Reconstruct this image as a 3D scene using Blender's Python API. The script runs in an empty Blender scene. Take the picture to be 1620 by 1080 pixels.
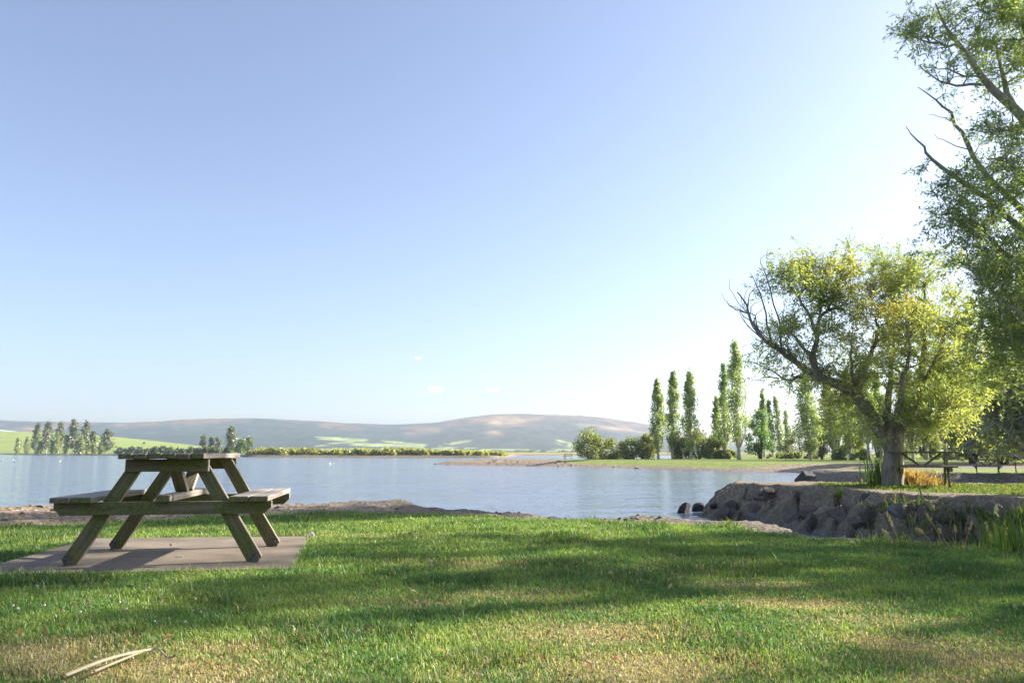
import bpy, bmesh, math, random
import numpy as np
from mathutils import Vector, Matrix

C = bpy.context.scene.collection
rad = math.radians
RS = np.random.RandomState

# ------------------------------------------------------------------ view geometry (photo 1620x1080)
CAM_Z = 0.77
FPX = 1224.0
PITCH = math.atan((716 - 540) / FPX)
CP, SP = math.cos(PITCH), math.sin(PITCH)
WATER_Z = -0.85
SUN_EL, SUN_AZ = rad(27), rad(70)          # azimuth clockwise from +Y
SUN = np.array([math.sin(SUN_AZ) * math.cos(SUN_EL), math.cos(SUN_AZ) * math.cos(SUN_EL), math.sin(SUN_EL)])

def ray(px, py):
    dx, dy = (px - 810) / FPX, (540 - py) / FPX
    return np.array([dx, CP - dy * SP, SP + dy * CP])
def gnd(px, py, z=0.0):
    d = ray(px, py); t = (z - CAM_Z) / d[2]
    return np.array([d[0] * t, d[1] * t, z])
def aty(px, py, Y):
    d = ray(px, py); t = Y / d[1]
    return np.array([d[0] * t, Y, CAM_Z + d[2] * t])

# ------------------------------------------------------------------ scene tagging
def tag(o, label=None, cat=None, group=None, kind=None):
    if label: o['label'] = label
    if cat: o['category'] = cat
    if group: o['group'] = group
    if kind: o['kind'] = kind
    return o
def empty(name, loc, label, cat, group=None, rz=0.0, s=1.0):
    o = bpy.data.objects.new(name, None); C.objects.link(o)
    o.location = loc; o.rotation_euler = (0, 0, rz); o.scale = (s, s, s)
    o.empty_display_size = .2
    return tag(o, label, cat, group)
def copy_tree(o, parent=None):
    c = o.copy(); C.objects.link(c); c.parent = parent
    for ch in list(o.children): copy_tree(ch, c)
    return c

# ------------------------------------------------------------------ mesh helpers
def make_mesh(name, V, polys, mat, parent=None, col=None, smooth=False, vecattr=None, loc=None, mats=None, midx=None):
    """polys: list of int arrays (n,k)"""
    V = np.asarray(V, dtype=np.float32)
    me = bpy.data.meshes.new(name)
    me.vertices.add(len(V)); me.vertices.foreach_set('co', V.ravel())
    polys = [np.asarray(p, dtype=np.int32) for p in polys if len(p)]
    nl = sum(p.size for p in polys); npoly = sum(len(p) for p in polys)
    me.loops.add(nl); me.polygons.add(npoly)
    me.loops.foreach_set('vertex_index', np.concatenate([p.ravel() for p in polys]))
    tot = np.concatenate([np.full(len(p), p.shape[1], dtype=np.int32) for p in polys])
    st = np.concatenate([[0], np.cumsum(tot)[:-1]]).astype(np.int32)
    me.polygons.foreach_set('loop_start', st); me.polygons.foreach_set('loop_total', tot)
    if smooth: me.polygons.foreach_set('use_smooth', np.ones(npoly, dtype=bool))
    me.update(calc_edges=True)
    if col is not None:
        a = me.color_attributes.new('Col', 'FLOAT_COLOR', 'POINT')
        c4 = np.ones((len(V), 4), dtype=np.float32); c4[:, :3] = col
        a.data.foreach_set('color', c4.ravel())
    if vecattr is not None:
        a = me.attributes.new('gco', 'FLOAT_VECTOR', 'POINT')
        a.data.foreach_set('vector', np.asarray(vecattr, dtype=np.float32).ravel())
    me.validate()
    if mat: me.materials.append(mat)
    o = bpy.data.objects.new(name, me); C.objects.link(o)
    if parent: o.parent = parent
    if loc is not None: o.location = loc
    return o

def tube(path, radii, sides=6, cap=True):
    P = np.asarray(path, float); n = len(P)
    T = np.gradient(P, axis=0); T /= (np.linalg.norm(T, axis=1, keepdims=True) + 1e-9)
    ref = np.array([0.3, 1.0, 0.15]); 
    if abs(T[0] @ ref) / np.linalg.norm(ref) > .9: ref = np.array([1., 0, 0])
    U = np.cross(T, ref); U /= (np.linalg.norm(U, axis=1, keepdims=True) + 1e-9)
    W = np.cross(T, U)
    a = np.linspace(0, 2 * math.pi, sides, endpoint=False)
    R = np.asarray(radii, float)[:, None, None]
    V = P[:, None, :] + R * (np.cos(a)[None, :, None] * U[:, None, :] + np.sin(a)[None, :, None] * W[:, None, :])
    V = V.reshape(-1, 3)
    i = np.arange(n - 1)[:, None] * sides; j = np.arange(sides)[None, :]; j2 = (j + 1) % sides
    F = np.stack([i + j, i + j2, i + sides + j2, i + sides + j], -1).reshape(-1, 4)
    return V, F

class MB:
    def __init__(s): s.V = []; s.Q = []; s.T = []; s.col = []; s.n = 0
    def add(s, V, F, col=None):
        V = np.asarray(V, float); F = np.asarray(F)
        s.V.append(V)
        (s.Q if F.shape[1] == 4 else s.T).append(F + s.n)
        if col is not None:
            col = np.asarray(col, float); s.col.append(np.broadcast_to(col, V.shape) if col.ndim == 1 else col)
        s.n += len(V)
    def build(s, name, mat, parent=None, smooth=False, loc=None):
        V = np.concatenate(s.V)
        pol = []
        if s.Q: pol.append(np.concatenate(s.Q))
        if s.T: pol.append(np.concatenate(s.T))
        return make_mesh(name, V, pol, mat, parent, col=np.concatenate(s.col) if s.col else None, smooth=smooth, loc=loc)

def leaf_quads(P, D, L, W, rs):
    """diamond leaves at P along D"""
    n = len(P)
    D = D / (np.linalg.norm(D, axis=1, keepdims=True) + 1e-9)
    S = np.cross(D, rs.normal(size=(n, 3))); S /= (np.linalg.norm(S, axis=1, keepdims=True) + 1e-9)
    L = np.asarray(L)[:, None]; W = np.asarray(W)[:, None]
    m = P + D * L * .45
    V = np.stack([P, m + S * W * .5, P + D * L, m - S * W * .5], 1).reshape(-1, 3)
    F = np.arange(n * 4).reshape(-1, 4)
    return V, F

def noise2(x, y, seed=0):
    xi = np.floor(x).astype(np.int64); yi = np.floor(y).astype(np.int64)
    xf = x - xi; yf = y - yi
    u = xf * xf * (3 - 2 * xf); v = yf * yf * (3 - 2 * yf)
    def h(a, b):
        n = (a * 374761393 + b * 668265263 + seed * 1274126177) & 0xffffffff
        n = ((n ^ (n >> 13)) * 1274126177) & 0xffffffff
        return ((n ^ (n >> 16)) & 0xffff) / 65535.0
    return (h(xi, yi) * (1 - u) + h(xi + 1, yi) * u) * (1 - v) + (h(xi, yi + 1) * (1 - u) + h(xi + 1, yi + 1) * u) * v
def fbm(x, y, seed=0, octv=4, g=.5):
    s = 0; a = 1; t = 0
    for k in range(octv):
        s = s + a * noise2(x * 2 ** k + 13.7 * k, y * 2 ** k - 7.1 * k, seed + k); t += a; a *= g
    return s / t
def smooth(t): t = np.clip(t, 0, 1); return t * t * (3 - 2 * t)

def worley(x, y, seed=0):
    xi = np.floor(x).astype(np.int64); yi = np.floor(y).astype(np.int64)
    f1 = np.full(x.shape, 9.); f2 = np.full(x.shape, 9.); idv = np.zeros(x.shape); tx = np.zeros(x.shape); ty = np.zeros(x.shape)
    def h(a, b, s):
        n = (a * 374761393 + b * 668265263 + s * 1274126177) & 0xffffffff
        n = ((n ^ (n >> 13)) * 1274126177) & 0xffffffff
        return ((n ^ (n >> 16)) & 0xffff) / 65535.0
    for dx in (-1, 0, 1):
        for dy in (-1, 0, 1):
            a, b = xi + dx, yi + dy
            ox = x - a - h(a, b, seed); oy = y - b - h(a, b, seed + 1)
            d = np.sqrt(ox * ox + oy * oy); m = d < f1
            f2 = np.where(m, f1, np.minimum(f2, d)); f1 = np.where(m, d, f1)
            idv = np.where(m, h(a, b, seed + 2), idv); tx = np.where(m, ox, tx); ty = np.where(m, oy, ty)
    return f1, f2, idv, tx, ty
def sdf(x, y, poly):
    """signed distance, positive inside"""
    P = np.asarray(poly, float)[:, :2]; x = np.asarray(x, float); y = np.asarray(y, float)
    d = np.full(x.shape, 1e18); ins = np.zeros(x.shape, bool)
    for k in range(len(P)):
        a = P[k]; b = P[(k + 1) % len(P)]; e = b - a
        wx, wy = x - a[0], y - a[1]
        t = np.clip((wx * e[0] + wy * e[1]) / (e @ e + 1e-12), 0, 1)
        d = np.minimum(d, (wx - t * e[0]) ** 2 + (wy - t * e[1]) ** 2)
        c = (a[1] > y) != (b[1] > y)
        with np.errstate(divide='ignore', invalid='ignore'):
            xc = a[0] + (y - a[1]) / (b[1] - a[1] + 1e-15) * e[0]
        ins ^= c & (x < xc)
    d = np.sqrt(d)
    return np.where(ins, d, -d)

def grid_mesh(name, xs, ys, hf, mat, colf=None):
    X, Y = np.meshgrid(xs, ys)
    Z = hf(X, Y)
    V = np.stack([X, Y, Z], -1).reshape(-1, 3)
    nx, ny = len(xs), len(ys)
    i = np.arange(ny - 1)[:, None] * nx; j = np.arange(nx - 1)[None, :]
    F = np.stack([i + j, i + j + 1, i + nx + j + 1, i + nx + j], -1).reshape(-1, 4)
    col = colf(X, Y, Z).reshape(-1, 3) if colf else None
    o = make_mesh(name, V, [F], mat, col=col, smooth=True)
    tag(o, kind='structure')
    return o

# ------------------------------------------------------------------ materials
def new_mat(name):
    m = bpy.data.materials.new(name); m.use_nodes = True
    nt = m.node_tree; nt.nodes.clear()
    out = nt.nodes.new('ShaderNodeOutputMaterial')
    return m, nt, out
def nd(nt, typ, **kw):
    n = nt.nodes.new(typ)
    for k, v in kw.items():
        if k.startswith('i_'): n.inputs[k[2:].replace('_', ' ')].default_value = v
        else: setattr(n, k, v)
    return n
def ramp(nt, fac, stops):
    r = nt.nodes.new('ShaderNodeValToRGB'); e = r.color_ramp.elements
    while len(e) < len(stops): e.new(.5)
    for k, (p, c) in enumerate(stops):
        e[k].position = p; e[k].color = (*c, 1) if len(c) == 3 else c
    nt.links.new(fac, r.inputs[0]); return r.outputs[0]
def mixc(nt, f, a, b, mode='MIX'):
    m = nt.nodes.new('ShaderNodeMix'); m.data_type = 'RGBA'; m.blend_type = mode
    for sock, v in ((m.inputs['Factor'], f), (m.inputs['A'], a), (m.inputs['B'], b)):
        if hasattr(v, 'is_linked') or hasattr(v, 'links'): nt.links.new(v, sock)
        elif isinstance(v, (int, float)): sock.default_value = v
        else: sock.default_value = (*v, 1)
    # factor / colour sockets of the RGBA variant
    return m.outputs['Result']
def fix_mix(nt): pass

def mix_rgba(nt, f, a, b, mode='MIX'):
    m = nt.nodes.new('ShaderNodeMix'); m.data_type = 'RGBA'; m.blend_type = mode
    ins = {'f': m.inputs[0], 'a': m.inputs[6], 'b': m.inputs[7]}
    for key, v in (('f', f), ('a', a), ('b', b)):
        s = ins[key]
        if isinstance(v, bpy.types.NodeSocket): nt.links.new(v, s)
        elif isinstance(v, (int, float)): s.default_value = v if key == 'f' else (v, v, v, 1)
        else: s.default_value = (*v, 1)
    return m.outputs[2]
mixc = mix_rgba
def math_n(nt, op, a, b=None, clamp=False):
    m = nt.nodes.new('ShaderNodeMath'); m.operation = op; m.use_clamp = clamp
    for s, v in zip(m.inputs, (a, b)):
        if v is None: continue
        if isinstance(v, bpy.types.NodeSocket): nt.links.new(v, s)
        else: s.default_value = v
    return m.outputs[0]

def leaf_mat(name, trans=.58, gloss=.06, boost=(1.22, 1.25, .68)):
    m, nt, out = new_mat(name)
    at = nd(nt, 'ShaderNodeAttribute', attribute_name='Col')
    d = nd(nt, 'ShaderNodeBsdfDiffuse'); nt.links.new(at.outputs['Color'], d.inputs['Color'])
    t = nd(nt, 'ShaderNodeBsdfTranslucent')
    tc = mixc(nt, 1.0, at.outputs['Color'], boost, 'MULTIPLY'); nt.links.new(tc, t.inputs['Color'])
    mx = nd(nt, 'ShaderNodeMixShader'); mx.inputs[0].default_value = trans
    nt.links.new(d.outputs[0], mx.inputs[1]); nt.links.new(t.outputs[0], mx.inputs[2])
    g = nd(nt, 'ShaderNodeBsdfGlossy'); g.inputs['Roughness'].default_value = .45; g.inputs['Color'].default_value = (.9, .95, 1, 1)
    m2 = nd(nt, 'ShaderNodeMixShader'); m2.inputs[0].default_value = gloss
    nt.links.new(mx.outputs[0], m2.inputs[1]); nt.links.new(g.outputs[0], m2.inputs[2])
    nt.links.new(m2.outputs[0], out.inputs[0])
    return m
LEAF = leaf_mat('leaf')
GRASSM = leaf_mat('grass_blade', trans=.45, gloss=.018, boost=(1.15, 1.2, .6))
PETAL = leaf_mat('petal', trans=.3, gloss=.02, boost=(1, 1, 1))

def bark_mat(name, c1, c2, scale=8):
    m, nt, out = new_mat(name)
    tc = nd(nt, 'ShaderNodeTexCoord'); mp = nd(nt, 'ShaderNodeMapping'); mp.inputs['Scale'].default_value = (scale, scale, scale * .18)
    nt.links.new(tc.outputs['Object'], mp.inputs[0])
    n = nd(nt, 'ShaderNodeTexNoise'); n.inputs['Scale'].default_value = 1.6; n.inputs['Detail'].default_value = 7; n.inputs['Roughness'].default_value = .7
    nt.links.new(mp.outputs[0], n.inputs['Vector'])
    c = ramp(nt, n.outputs[0], [(.32, c1), (.68, c2)])
    b = nd(nt, 'ShaderNodeBsdfPrincipled'); b.inputs['Roughness'].default_value = .9
    nt.links.new(c, b.inputs['Base Color'])
    bp = nd(nt, 'ShaderNodeBump'); bp.inputs['Strength'].default_value = .9; bp.inputs['Distance'].default_value = .04
    nt.links.new(n.outputs[0], bp.inputs['Height']); nt.links.new(bp.outputs[0], b.inputs['Normal'])
    nt.links.new(b.outputs[0], out.inputs[0]); return m
BARK_WILLOW = bark_mat('willow_bark', (.10, .088, .066), (.36, .32, .25))
BARK_GREY = bark_mat('grey_bark', (.16, .145, .12), (.42, .385, .33))
BARK_POPLAR = bark_mat('poplar_bark', (.24, .21, .15), (.52, .47, .36), 3)
BARK_DARK = bark_mat('dark_bark', (.03, .025, .02), (.10, .085, .065), 2)

def ground_mat(name, gscale=1.0, peb=30.0, gk=1.0):
    """Col.r = grass cover, Col.g = dryness, Col.b = wet/dark rubble, plus shade painted on the near shore"""
    m, nt, out = new_mat(name)
    at = nd(nt, 'ShaderNodeAttribute', attribute_name='Col')
    sp = nd(nt, 'ShaderNodeSeparateColor'); nt.links.new(at.outputs['Color'], sp.inputs[0])
    tc = nd(nt, 'ShaderNodeTexCoord')
    n1 = nd(nt, 'ShaderNodeTexNoise'); n1.inputs['Scale'].default_value = 9 * gscale; n1.inputs['Detail'].default_value = 8; n1.inputs['Roughness'].default_value = .7
    n2 = nd(nt, 'ShaderNodeTexNoise'); n2.inputs['Scale'].default_value = .9 * gscale; n2.inputs['Detail'].default_value = 5
    n3 = nd(nt, 'ShaderNodeTexNoise'); n3.inputs['Scale'].default_value = 45 * gscale; n3.inputs['Detail'].default_value = 4
    for n in (n1, n2, n3): nt.links.new(tc.outputs['Object'], n.inputs['Vector'])
    vo = nd(nt, 'ShaderNodeTexVoronoi'); vo.inputs['Scale'].default_value = peb; nt.links.new(tc.outputs['Object'], vo.inputs['Vector'])
    g = ramp(nt, n1.outputs[0], [(.3, tuple(gk * v for v in (.06, .09, .018))), (.55, tuple(gk * v for v in (.13, .175, .036))), (.75, tuple(gk * v for v in (.22, .24, .06)))])
    dry = ramp(nt, n1.outputs[0], [(.3, (.20, .155, .07)), (.7, (.40, .33, .16))])
    df = math_n(nt, 'ADD', sp.outputs[1], math_n(nt, 'MULTIPLY', math_n(nt, 'SUBTRACT', n2.outputs[0], .5), .9), True)
    gg = mixc(nt, df, g, dry)
    sepv = nd(nt, 'ShaderNodeSeparateColor'); nt.links.new(vo.outputs['Color'], sepv.inputs[0])
    pe = ramp(nt, sepv.outputs[0], [(0, (.11, .08, .052)), (.45, (.26, .20, .14)), (.8, (.38, .30, .21)), (1, (.5, .43, .34))])
    so = ramp(nt, n1.outputs[0], [(.3, (.125, .092, .060)), (.7, (.36, .28, .19))])
    gr = mixc(nt, .55, so, pe)
    dark = ramp(nt, n3.outputs[0], [(.3, (.085, .072, .055)), (.7, (.31, .265, .205))])
    gr = mixc(nt, sp.outputs[2], gr, dark)
    f = math_n(nt, 'ADD', sp.outputs[0], math_n(nt, 'MULTIPLY', math_n(nt, 'SUBTRACT', n1.outputs[0], .5), 1.1), False)
    f = math_n(nt, 'MULTIPLY', math_n(nt, 'SUBTRACT', f, .35), 3.2, True)
    c = mixc(nt, f, gr, gg)
    b = nd(nt, 'ShaderNodeBsdfPrincipled'); b.inputs['Roughness'].default_value = .95; b.inputs['Specular IOR Level'].default_value = .15
    nt.links.new(c, b.inputs['Base Color'])
    hgt = math_n(nt, 'ADD', n1.outputs[0], math_n(nt, 'MULTIPLY', vo.outputs['Distance'], .35))
    bp = nd(nt, 'ShaderNodeBump'); bp.inputs['Strength'].default_value = 1.0; bp.inputs['Distance'].default_value = .05 / max(gscale, .05) ** .7
    nt.links.new(hgt, bp.inputs['Height']); nt.links.new(bp.outputs[0], b.inputs['Normal'])
    nt.links.new(b.outputs[0], out.inputs[0]); return m
GROUND = ground_mat('turf_and_rubble', 1.0, 20)
PARK = ground_mat('park_turf_and_gravel', .22, 5, 1.55)

def rock_mat(name, c1, c2, sc=6):
    m, nt, out = new_mat(name)
    tc = nd(nt, 'ShaderNodeTexCoord')
    n = nd(nt, 'ShaderNodeTexNoise'); n.inputs['Scale'].default_value = sc; n.inputs['Detail'].default_value = 9; n.inputs['Roughness'].default_value = .68
    nt.links.new(tc.outputs['Object'], n.inputs['Vector'])
    c = ramp(nt, n.outputs[0], [(.3, c1), (.7, c2)])
    b = nd(nt, 'ShaderNodeBsdfPrincipled'); b.inputs['Roughness'].default_value = .85
    nt.links.new(c, b.inputs['Base Color'])
    bp = nd(nt, 'ShaderNodeBump'); bp.inputs['Strength'].default_value = .7; bp.inputs['Distance'].default_value = .05
    nt.links.new(n.outputs[0], bp.inputs['Height']); nt.links.new(bp.outputs[0], b.inputs['Normal'])
    nt.links.new(b.outputs[0], out.inputs[0]); return m
ROCK_B = rock_mat('brown_rock', (.055, .043, .035), (.20, .158, .125), 9)
ROCK_G = rock_mat('blue_grey_rock', (.085, .085, .09), (.24, .235, .24))
ROCK_D = rock_mat('wet_dark_rock', (.012, .012, .013), (.06, .055, .052))
ROCK_T = rock_mat('tan_stone', (.2, .155, .11), (.34, .28, .21), 8)
ROCK_W = rock_mat('pale_stone', (.35, .31, .27), (.6, .56, .5), 20)

def wood_mat():
    m, nt, out = new_mat('mossy_weathered_shaded_wood')
    at = nd(nt, 'ShaderNodeAttribute', attribute_name='gco')
    mp = nd(nt, 'ShaderNodeMapping'); mp.inputs['Scale'].default_value = (2.2, 45, 45); nt.links.new(at.outputs['Vector'], mp.inputs[0])
    n = nd(nt, 'ShaderNodeTexNoise'); n.inputs['Scale'].default_value = 1; n.inputs['Detail'].default_value = 6; n.inputs['Roughness'].default_value = .65
    nt.links.new(mp.outputs[0], n.inputs['Vector'])
    mp2 = nd(nt, 'ShaderNodeMapping'); mp2.inputs['Scale'].default_value = (5, 9, 9); nt.links.new(at.outputs['Vector'], mp2.inputs[0])
    n2 = nd(nt, 'ShaderNodeTexNoise'); n2.inputs['Scale'].default_value = 1; n2.inputs['Detail'].default_value = 5; nt.links.new(mp2.outputs[0], n2.inputs['Vector'])
    mp3 = nd(nt, 'ShaderNodeMapping'); mp3.inputs['Scale'].default_value = (70, 70, 70); nt.links.new(at.outputs['Vector'], mp3.inputs[0])
    n3 = nd(nt, 'ShaderNodeTexNoise'); n3.inputs['Detail'].default_value = 4; n3.inputs['Scale'].default_value = 1; nt.links.new(mp3.outputs[0], n3.inputs['Vector'])
    wood = ramp(nt, n.outputs[0], [(.28, (.045, .032, .022)), (.45, (.125, .092, .062)), (.62, (.20, .155, .11)), (.8, (.31, .27, .215))])
    moss = ramp(nt, n3.outputs[0], [(.3, (.045, .055, .011)), (.7, (.15, .165, .03))])
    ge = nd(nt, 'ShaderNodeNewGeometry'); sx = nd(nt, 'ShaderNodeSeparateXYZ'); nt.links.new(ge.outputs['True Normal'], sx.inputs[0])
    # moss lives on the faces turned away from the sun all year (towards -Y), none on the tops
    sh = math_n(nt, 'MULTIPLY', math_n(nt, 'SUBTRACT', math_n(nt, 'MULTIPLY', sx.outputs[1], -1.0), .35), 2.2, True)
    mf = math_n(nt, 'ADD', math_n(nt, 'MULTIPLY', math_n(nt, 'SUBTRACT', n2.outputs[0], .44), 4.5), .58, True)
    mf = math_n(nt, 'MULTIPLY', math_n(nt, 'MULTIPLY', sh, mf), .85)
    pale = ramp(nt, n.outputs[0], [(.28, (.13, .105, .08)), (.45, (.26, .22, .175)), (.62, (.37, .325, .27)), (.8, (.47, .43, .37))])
    wood = mixc(nt, sh, pale, wood)  # sun-side wood painted paler, faces away from the sun painted darker
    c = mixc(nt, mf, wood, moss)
    b = nd(nt, 'ShaderNodeBsdfPrincipled'); b.inputs['Roughness'].default_value = .8
    nt.links.new(c, b.inputs['Base Color'])
    bp = nd(nt, 'ShaderNodeBump'); bp.inputs['Strength'].default_value = .5; bp.inputs['Distance'].default_value = .004
    nt.links.new(math_n(nt, 'ADD', n.outputs[0], math_n(nt, 'MULTIPLY', n3.outputs[0], .5)), bp.inputs['Height']); nt.links.new(bp.outputs[0], b.inputs['Normal'])
    nt.links.new(b.outputs[0], out.inputs[0]); return m
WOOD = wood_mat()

def metal_mat():
    m, nt, out = new_mat('weathered_galvanised_steel')
    tc = nd(nt, 'ShaderNodeTexCoord'); n = nd(nt, 'ShaderNodeTexNoise'); n.inputs['Scale'].default_value = 60; n.inputs['Detail'].default_value = 5
    nt.links.new(tc.outputs['Object'], n.inputs['Vector'])
    c = ramp(nt, n.outputs[0], [(.35, (.06, .05, .038)), (.65, (.17, .155, .13))])
    b = nd(nt, 'ShaderNodeBsdfPrincipled'); b.inputs['Metallic'].default_value = .4; b.inputs['Roughness'].default_value = .6
    nt.links.new(c, b.inputs['Base Color']); nt.links.new(b.outputs[0], out.inputs[0]); return m
METAL = metal_mat()

def concrete_mat():
    m, nt, out = new_mat('old_concrete')
    tc = nd(nt, 'ShaderNodeTexCoord')
    n = nd(nt, 'ShaderNodeTexNoise'); n.inputs['Scale'].default_value = 2.2; n.inputs['Detail'].default_value = 8; n.inputs['Roughness'].default_value = .6
    n2 = nd(nt, 'ShaderNodeTexNoise'); n2.inputs['Scale'].default_value = 130; n2.inputs['Detail'].default_value = 3
    for k in (n, n2): nt.links.new(tc.outputs['Object'], k.inputs['Vector'])
    c = ramp(nt, n.outputs[0], [(.3, (.14, .108, .07)), (.5, (.225, .178, .125)), (.72, (.30, .245, .18))])
    c2 = ramp(nt, n2.outputs[0], [(.3, (.62, .62, .62)), (.6, (1, 1, 1))])
    c = mixc(nt, 1.0, c, c2, 'MULTIPLY')
    b = nd(nt, 'ShaderNodeBsdfPrincipled'); b.inputs['Roughness'].default_value = .9
    nt.links.new(c, b.inputs['Base Color'])
    bp = nd(nt, 'ShaderNodeBump'); bp.inputs['Strength'].default_value = .6; bp.inputs['Distance'].default_value = .006
    nt.links.new(n2.outputs[0], bp.inputs['Height']); nt.links.new(bp.outputs[0], b.inputs['Normal'])
    nt.links.new(b.outputs[0], out.inputs[0]); return m
CONCRETE = concrete_mat()

def water_mat():
    m, nt, out = new_mat('rippled_lake_water')
    tc = nd(nt, 'ShaderNodeTexCoord')
    def wav(sx, sy, s, d, rz=0.0):
        mp = nd(nt, 'ShaderNodeMapping'); mp.inputs['Scale'].default_value = (sx, sy, 1); mp.inputs['Rotation'].default_value = (0, 0, rz)
        nt.links.new(tc.outputs['Object'], mp.inputs[0])
        n = nd(nt, 'ShaderNodeTexNoise'); n.inputs['Scale'].default_value = s; n.inputs['Detail'].default_value = d; n.inputs['Roughness'].default_value = .55
        nt.links.new(mp.outputs[0], n.inputs['Vector']); return n.outputs[0]
    a = wav(.55, 1.0, 2.6, 4, .25); b_ = wav(.6, 1.0, .55, 3, -.2); c_ = wav(.5, 1.0, .10, 3, .1)
    h = math_n(nt, 'ADD', math_n(nt, 'MULTIPLY', a, .085), math_n(nt, 'ADD', math_n(nt, 'MULTIPLY', b_, .20), math_n(nt, 'MULTIPLY', c_, .45)))
    bp = nd(nt, 'ShaderNodeBump'); bp.inputs['Strength'].default_value = 1.0; bp.inputs['Distance'].default_value = 1.0
    nt.links.new(h, bp.inputs['Height'])
    b = nd(nt, 'ShaderNodeBsdfPrincipled'); b.inputs['Base Color'].default_value = (.12, .165, .235, 1)
    b.inputs['Roughness'].default_value = .09; b.inputs['IOR'].default_value = 1.33
    nt.links.new(bp.outputs[0], b.inputs['Normal']); nt.links.new(b.outputs[0], out.inputs[0]); return m
WATER = water_mat()

def simple_col_mat(name, rough=.9, nscale=.02, var=.35, bump=None, detail=8):
    """colour from the mesh's own Col attribute, broken up by noise"""
    m, nt, out = new_mat(name)
    at = nd(nt, 'ShaderNodeAttribute', attribute_name='Col'); tc = nd(nt, 'ShaderNodeTexCoord')
    n = nd(nt, 'ShaderNodeTexNoise'); n.inputs['Scale'].default_value = nscale; n.inputs['Detail'].default_value = detail; n.inputs['Roughness'].default_value = .7
    nt.links.new(tc.outputs['Object'], n.inputs['Vector'])
    k = ramp(nt, n.outputs[0], [(.3, (1 - var,) * 3), (.7, (1 + var * .6,) * 3)])
    c = mixc(nt, 1.0, at.outputs['Color'], k, 'MULTIPLY')
    b = nd(nt, 'ShaderNodeBsdfPrincipled'); b.inputs['Roughness'].default_value = rough; b.inputs['Specular IOR Level'].default_value = .1
    nt.links.new(c, b.inputs['Base Color'])
    if bump:
        bp = nd(nt, 'ShaderNodeBump'); bp.inputs['Strength'].default_value = .8; bp.inputs['Distance'].default_value = bump
        nt.links.new(n.outputs[0], bp.inputs['Height']); nt.links.new(bp.outputs[0], b.inputs['Normal'])
    nt.links.new(b.outputs[0], out.inputs[0]); return m
HILLM = simple_col_mat('hill_vegetation', .95, .018, .62, 9.0, 10)
FARM = simple_col_mat('far_pasture', .95, .03, .25, .6)
PLAIN = simple_col_mat('plain_paint', .6, 3.0, .15)

# ------------------------------------------------------------------ shore outlines (world, metres)
crest_px = [(0, 807), (50, 800), (130, 801), (250, 800), (433, 797), (467, 795), (540, 793), (600, 796), (640, 798), (700, 803), (760, 806), (800, 810),
            (860, 815), (890, 818), (950, 818), (1010, 821), (1080, 826), (1140, 829), (1200, 832), (1240, 838), (1270, 845), (1340, 852), (1400, 857),
            (1470, 862), (1560, 868), (1640, 872)]
A = [(-60, 12.5), (-14, 11.6)] + [tuple(gnd(*p)[:2]) for p in crest_px]
A += [(8.5, 6.4), (12, 7.2), (13.0, 9.5), (12.5, 12.0), (10.9, 13.3)]
A += [tuple(gnd(*p)[:2]) for p in [(1620, 789), (1500, 785), (1400, 779), (1300, 771), (1225, 767), (1163, 764)]]
A += [tuple(gnd(*p)[:2]) for p in [(1166, 761.5), (1230, 762), (1300, 762.5), (1420, 764), (1560, 765)]]
A += [(17, 20.0), (24, 21), (60, 22), (60, -30), (-60, -30)]
NEARP = A
G1 = [(-60, 10.0), (-14, 8.6)] + [tuple(gnd(*p)[:2]) for p in
     [(0, 834), (60, 831), (150, 827), (300, 819), (450, 813), (540, 810), (620, 811), (700, 813), (800, 818), (900, 822), (1000, 827), (1100, 832), (1150, 834), (1200, 841), (1270, 850), (1350, 855),
      (1430, 859), (1500, 865), (1620, 873)]] + [(8.5, 6.2), (12.5, 7.0), (13.6, 9.5), (13.2, 12.4), (11.0, 13.9)]
G1 += [tuple(gnd(*p)[:2]) for p in [(1620, 784), (1500, 780), (1400, 775), (1300, 768.5), (1285, 765.5), (1300, 763.5), (1420, 765), (1560, 766)]] + [(17, 19.6), (24, 20.5), (60, 21), (60, -30), (-60, -30)]

def near_h(x, y):
    s = sdf(x, y, NEARP); g = sdf(x, y, G1)
    spit = smooth((x - 3.2) / 1.0) * smooth((y - 9.0) / 1.5)
    base = .02 * (fbm(x * .5, y * .5, 3) - .5)
    slope = .85 + .25 * fbm(x * .7, y * .7, 5)
    drop = np.minimum(s, 0) * slope
    drop = np.maximum(drop, -2.0)
    rub = smooth((.25 - g) / .5) * smooth((2.2 + s) / .8)
    lump = .17 * (fbm(x * 1.1, y * 1.1, 8, 3) - .42) + .10 * (fbm(x * 4.5, y * 4.5, 9, 4, .6) - .5)
    rid = 1 - np.abs(2 * fbm(x * 1.3 + 4, y * 1.3, 11, 4, .55) - 1)
    rockn = (.62 * (rid - .72) + .14 * (fbm(x * 5, y * 5, 21, 3) - .5)) * smooth((.25 - s) / .7)
    wx = x * 1.15 + .5 * fbm(x * 1.5, y * 1.5, 61, 3); wy = y * 1.7 + .5 * fbm(x * 1.5 + 9, y * 1.5, 62, 3)
    f1, f2, idv, tx, ty = worley(wx, wy, 7)
    block = .34 * (idv - .5) + (idv * 7 % 1 - .5) * tx * .3 + (idv * 13 % 1 - .65) * ty * .35 - .36 * smooth((.15 - (f2 - f1)) / .15)
    rockn = .55 * rockn + block * smooth((.05 - s) / .45) * (1 - .8 * smooth((x - 8.0) / 2.5)) + .10 * (fbm(x * 7, y * 7, 63, 4, .65) - .5) * smooth((.1 - s) / .3)
    # the grass cut edge: a low turf step down to the rubble
    return base + drop + rub * (lump * (1 - spit) + spit * (rockn + .35 * lump))

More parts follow.
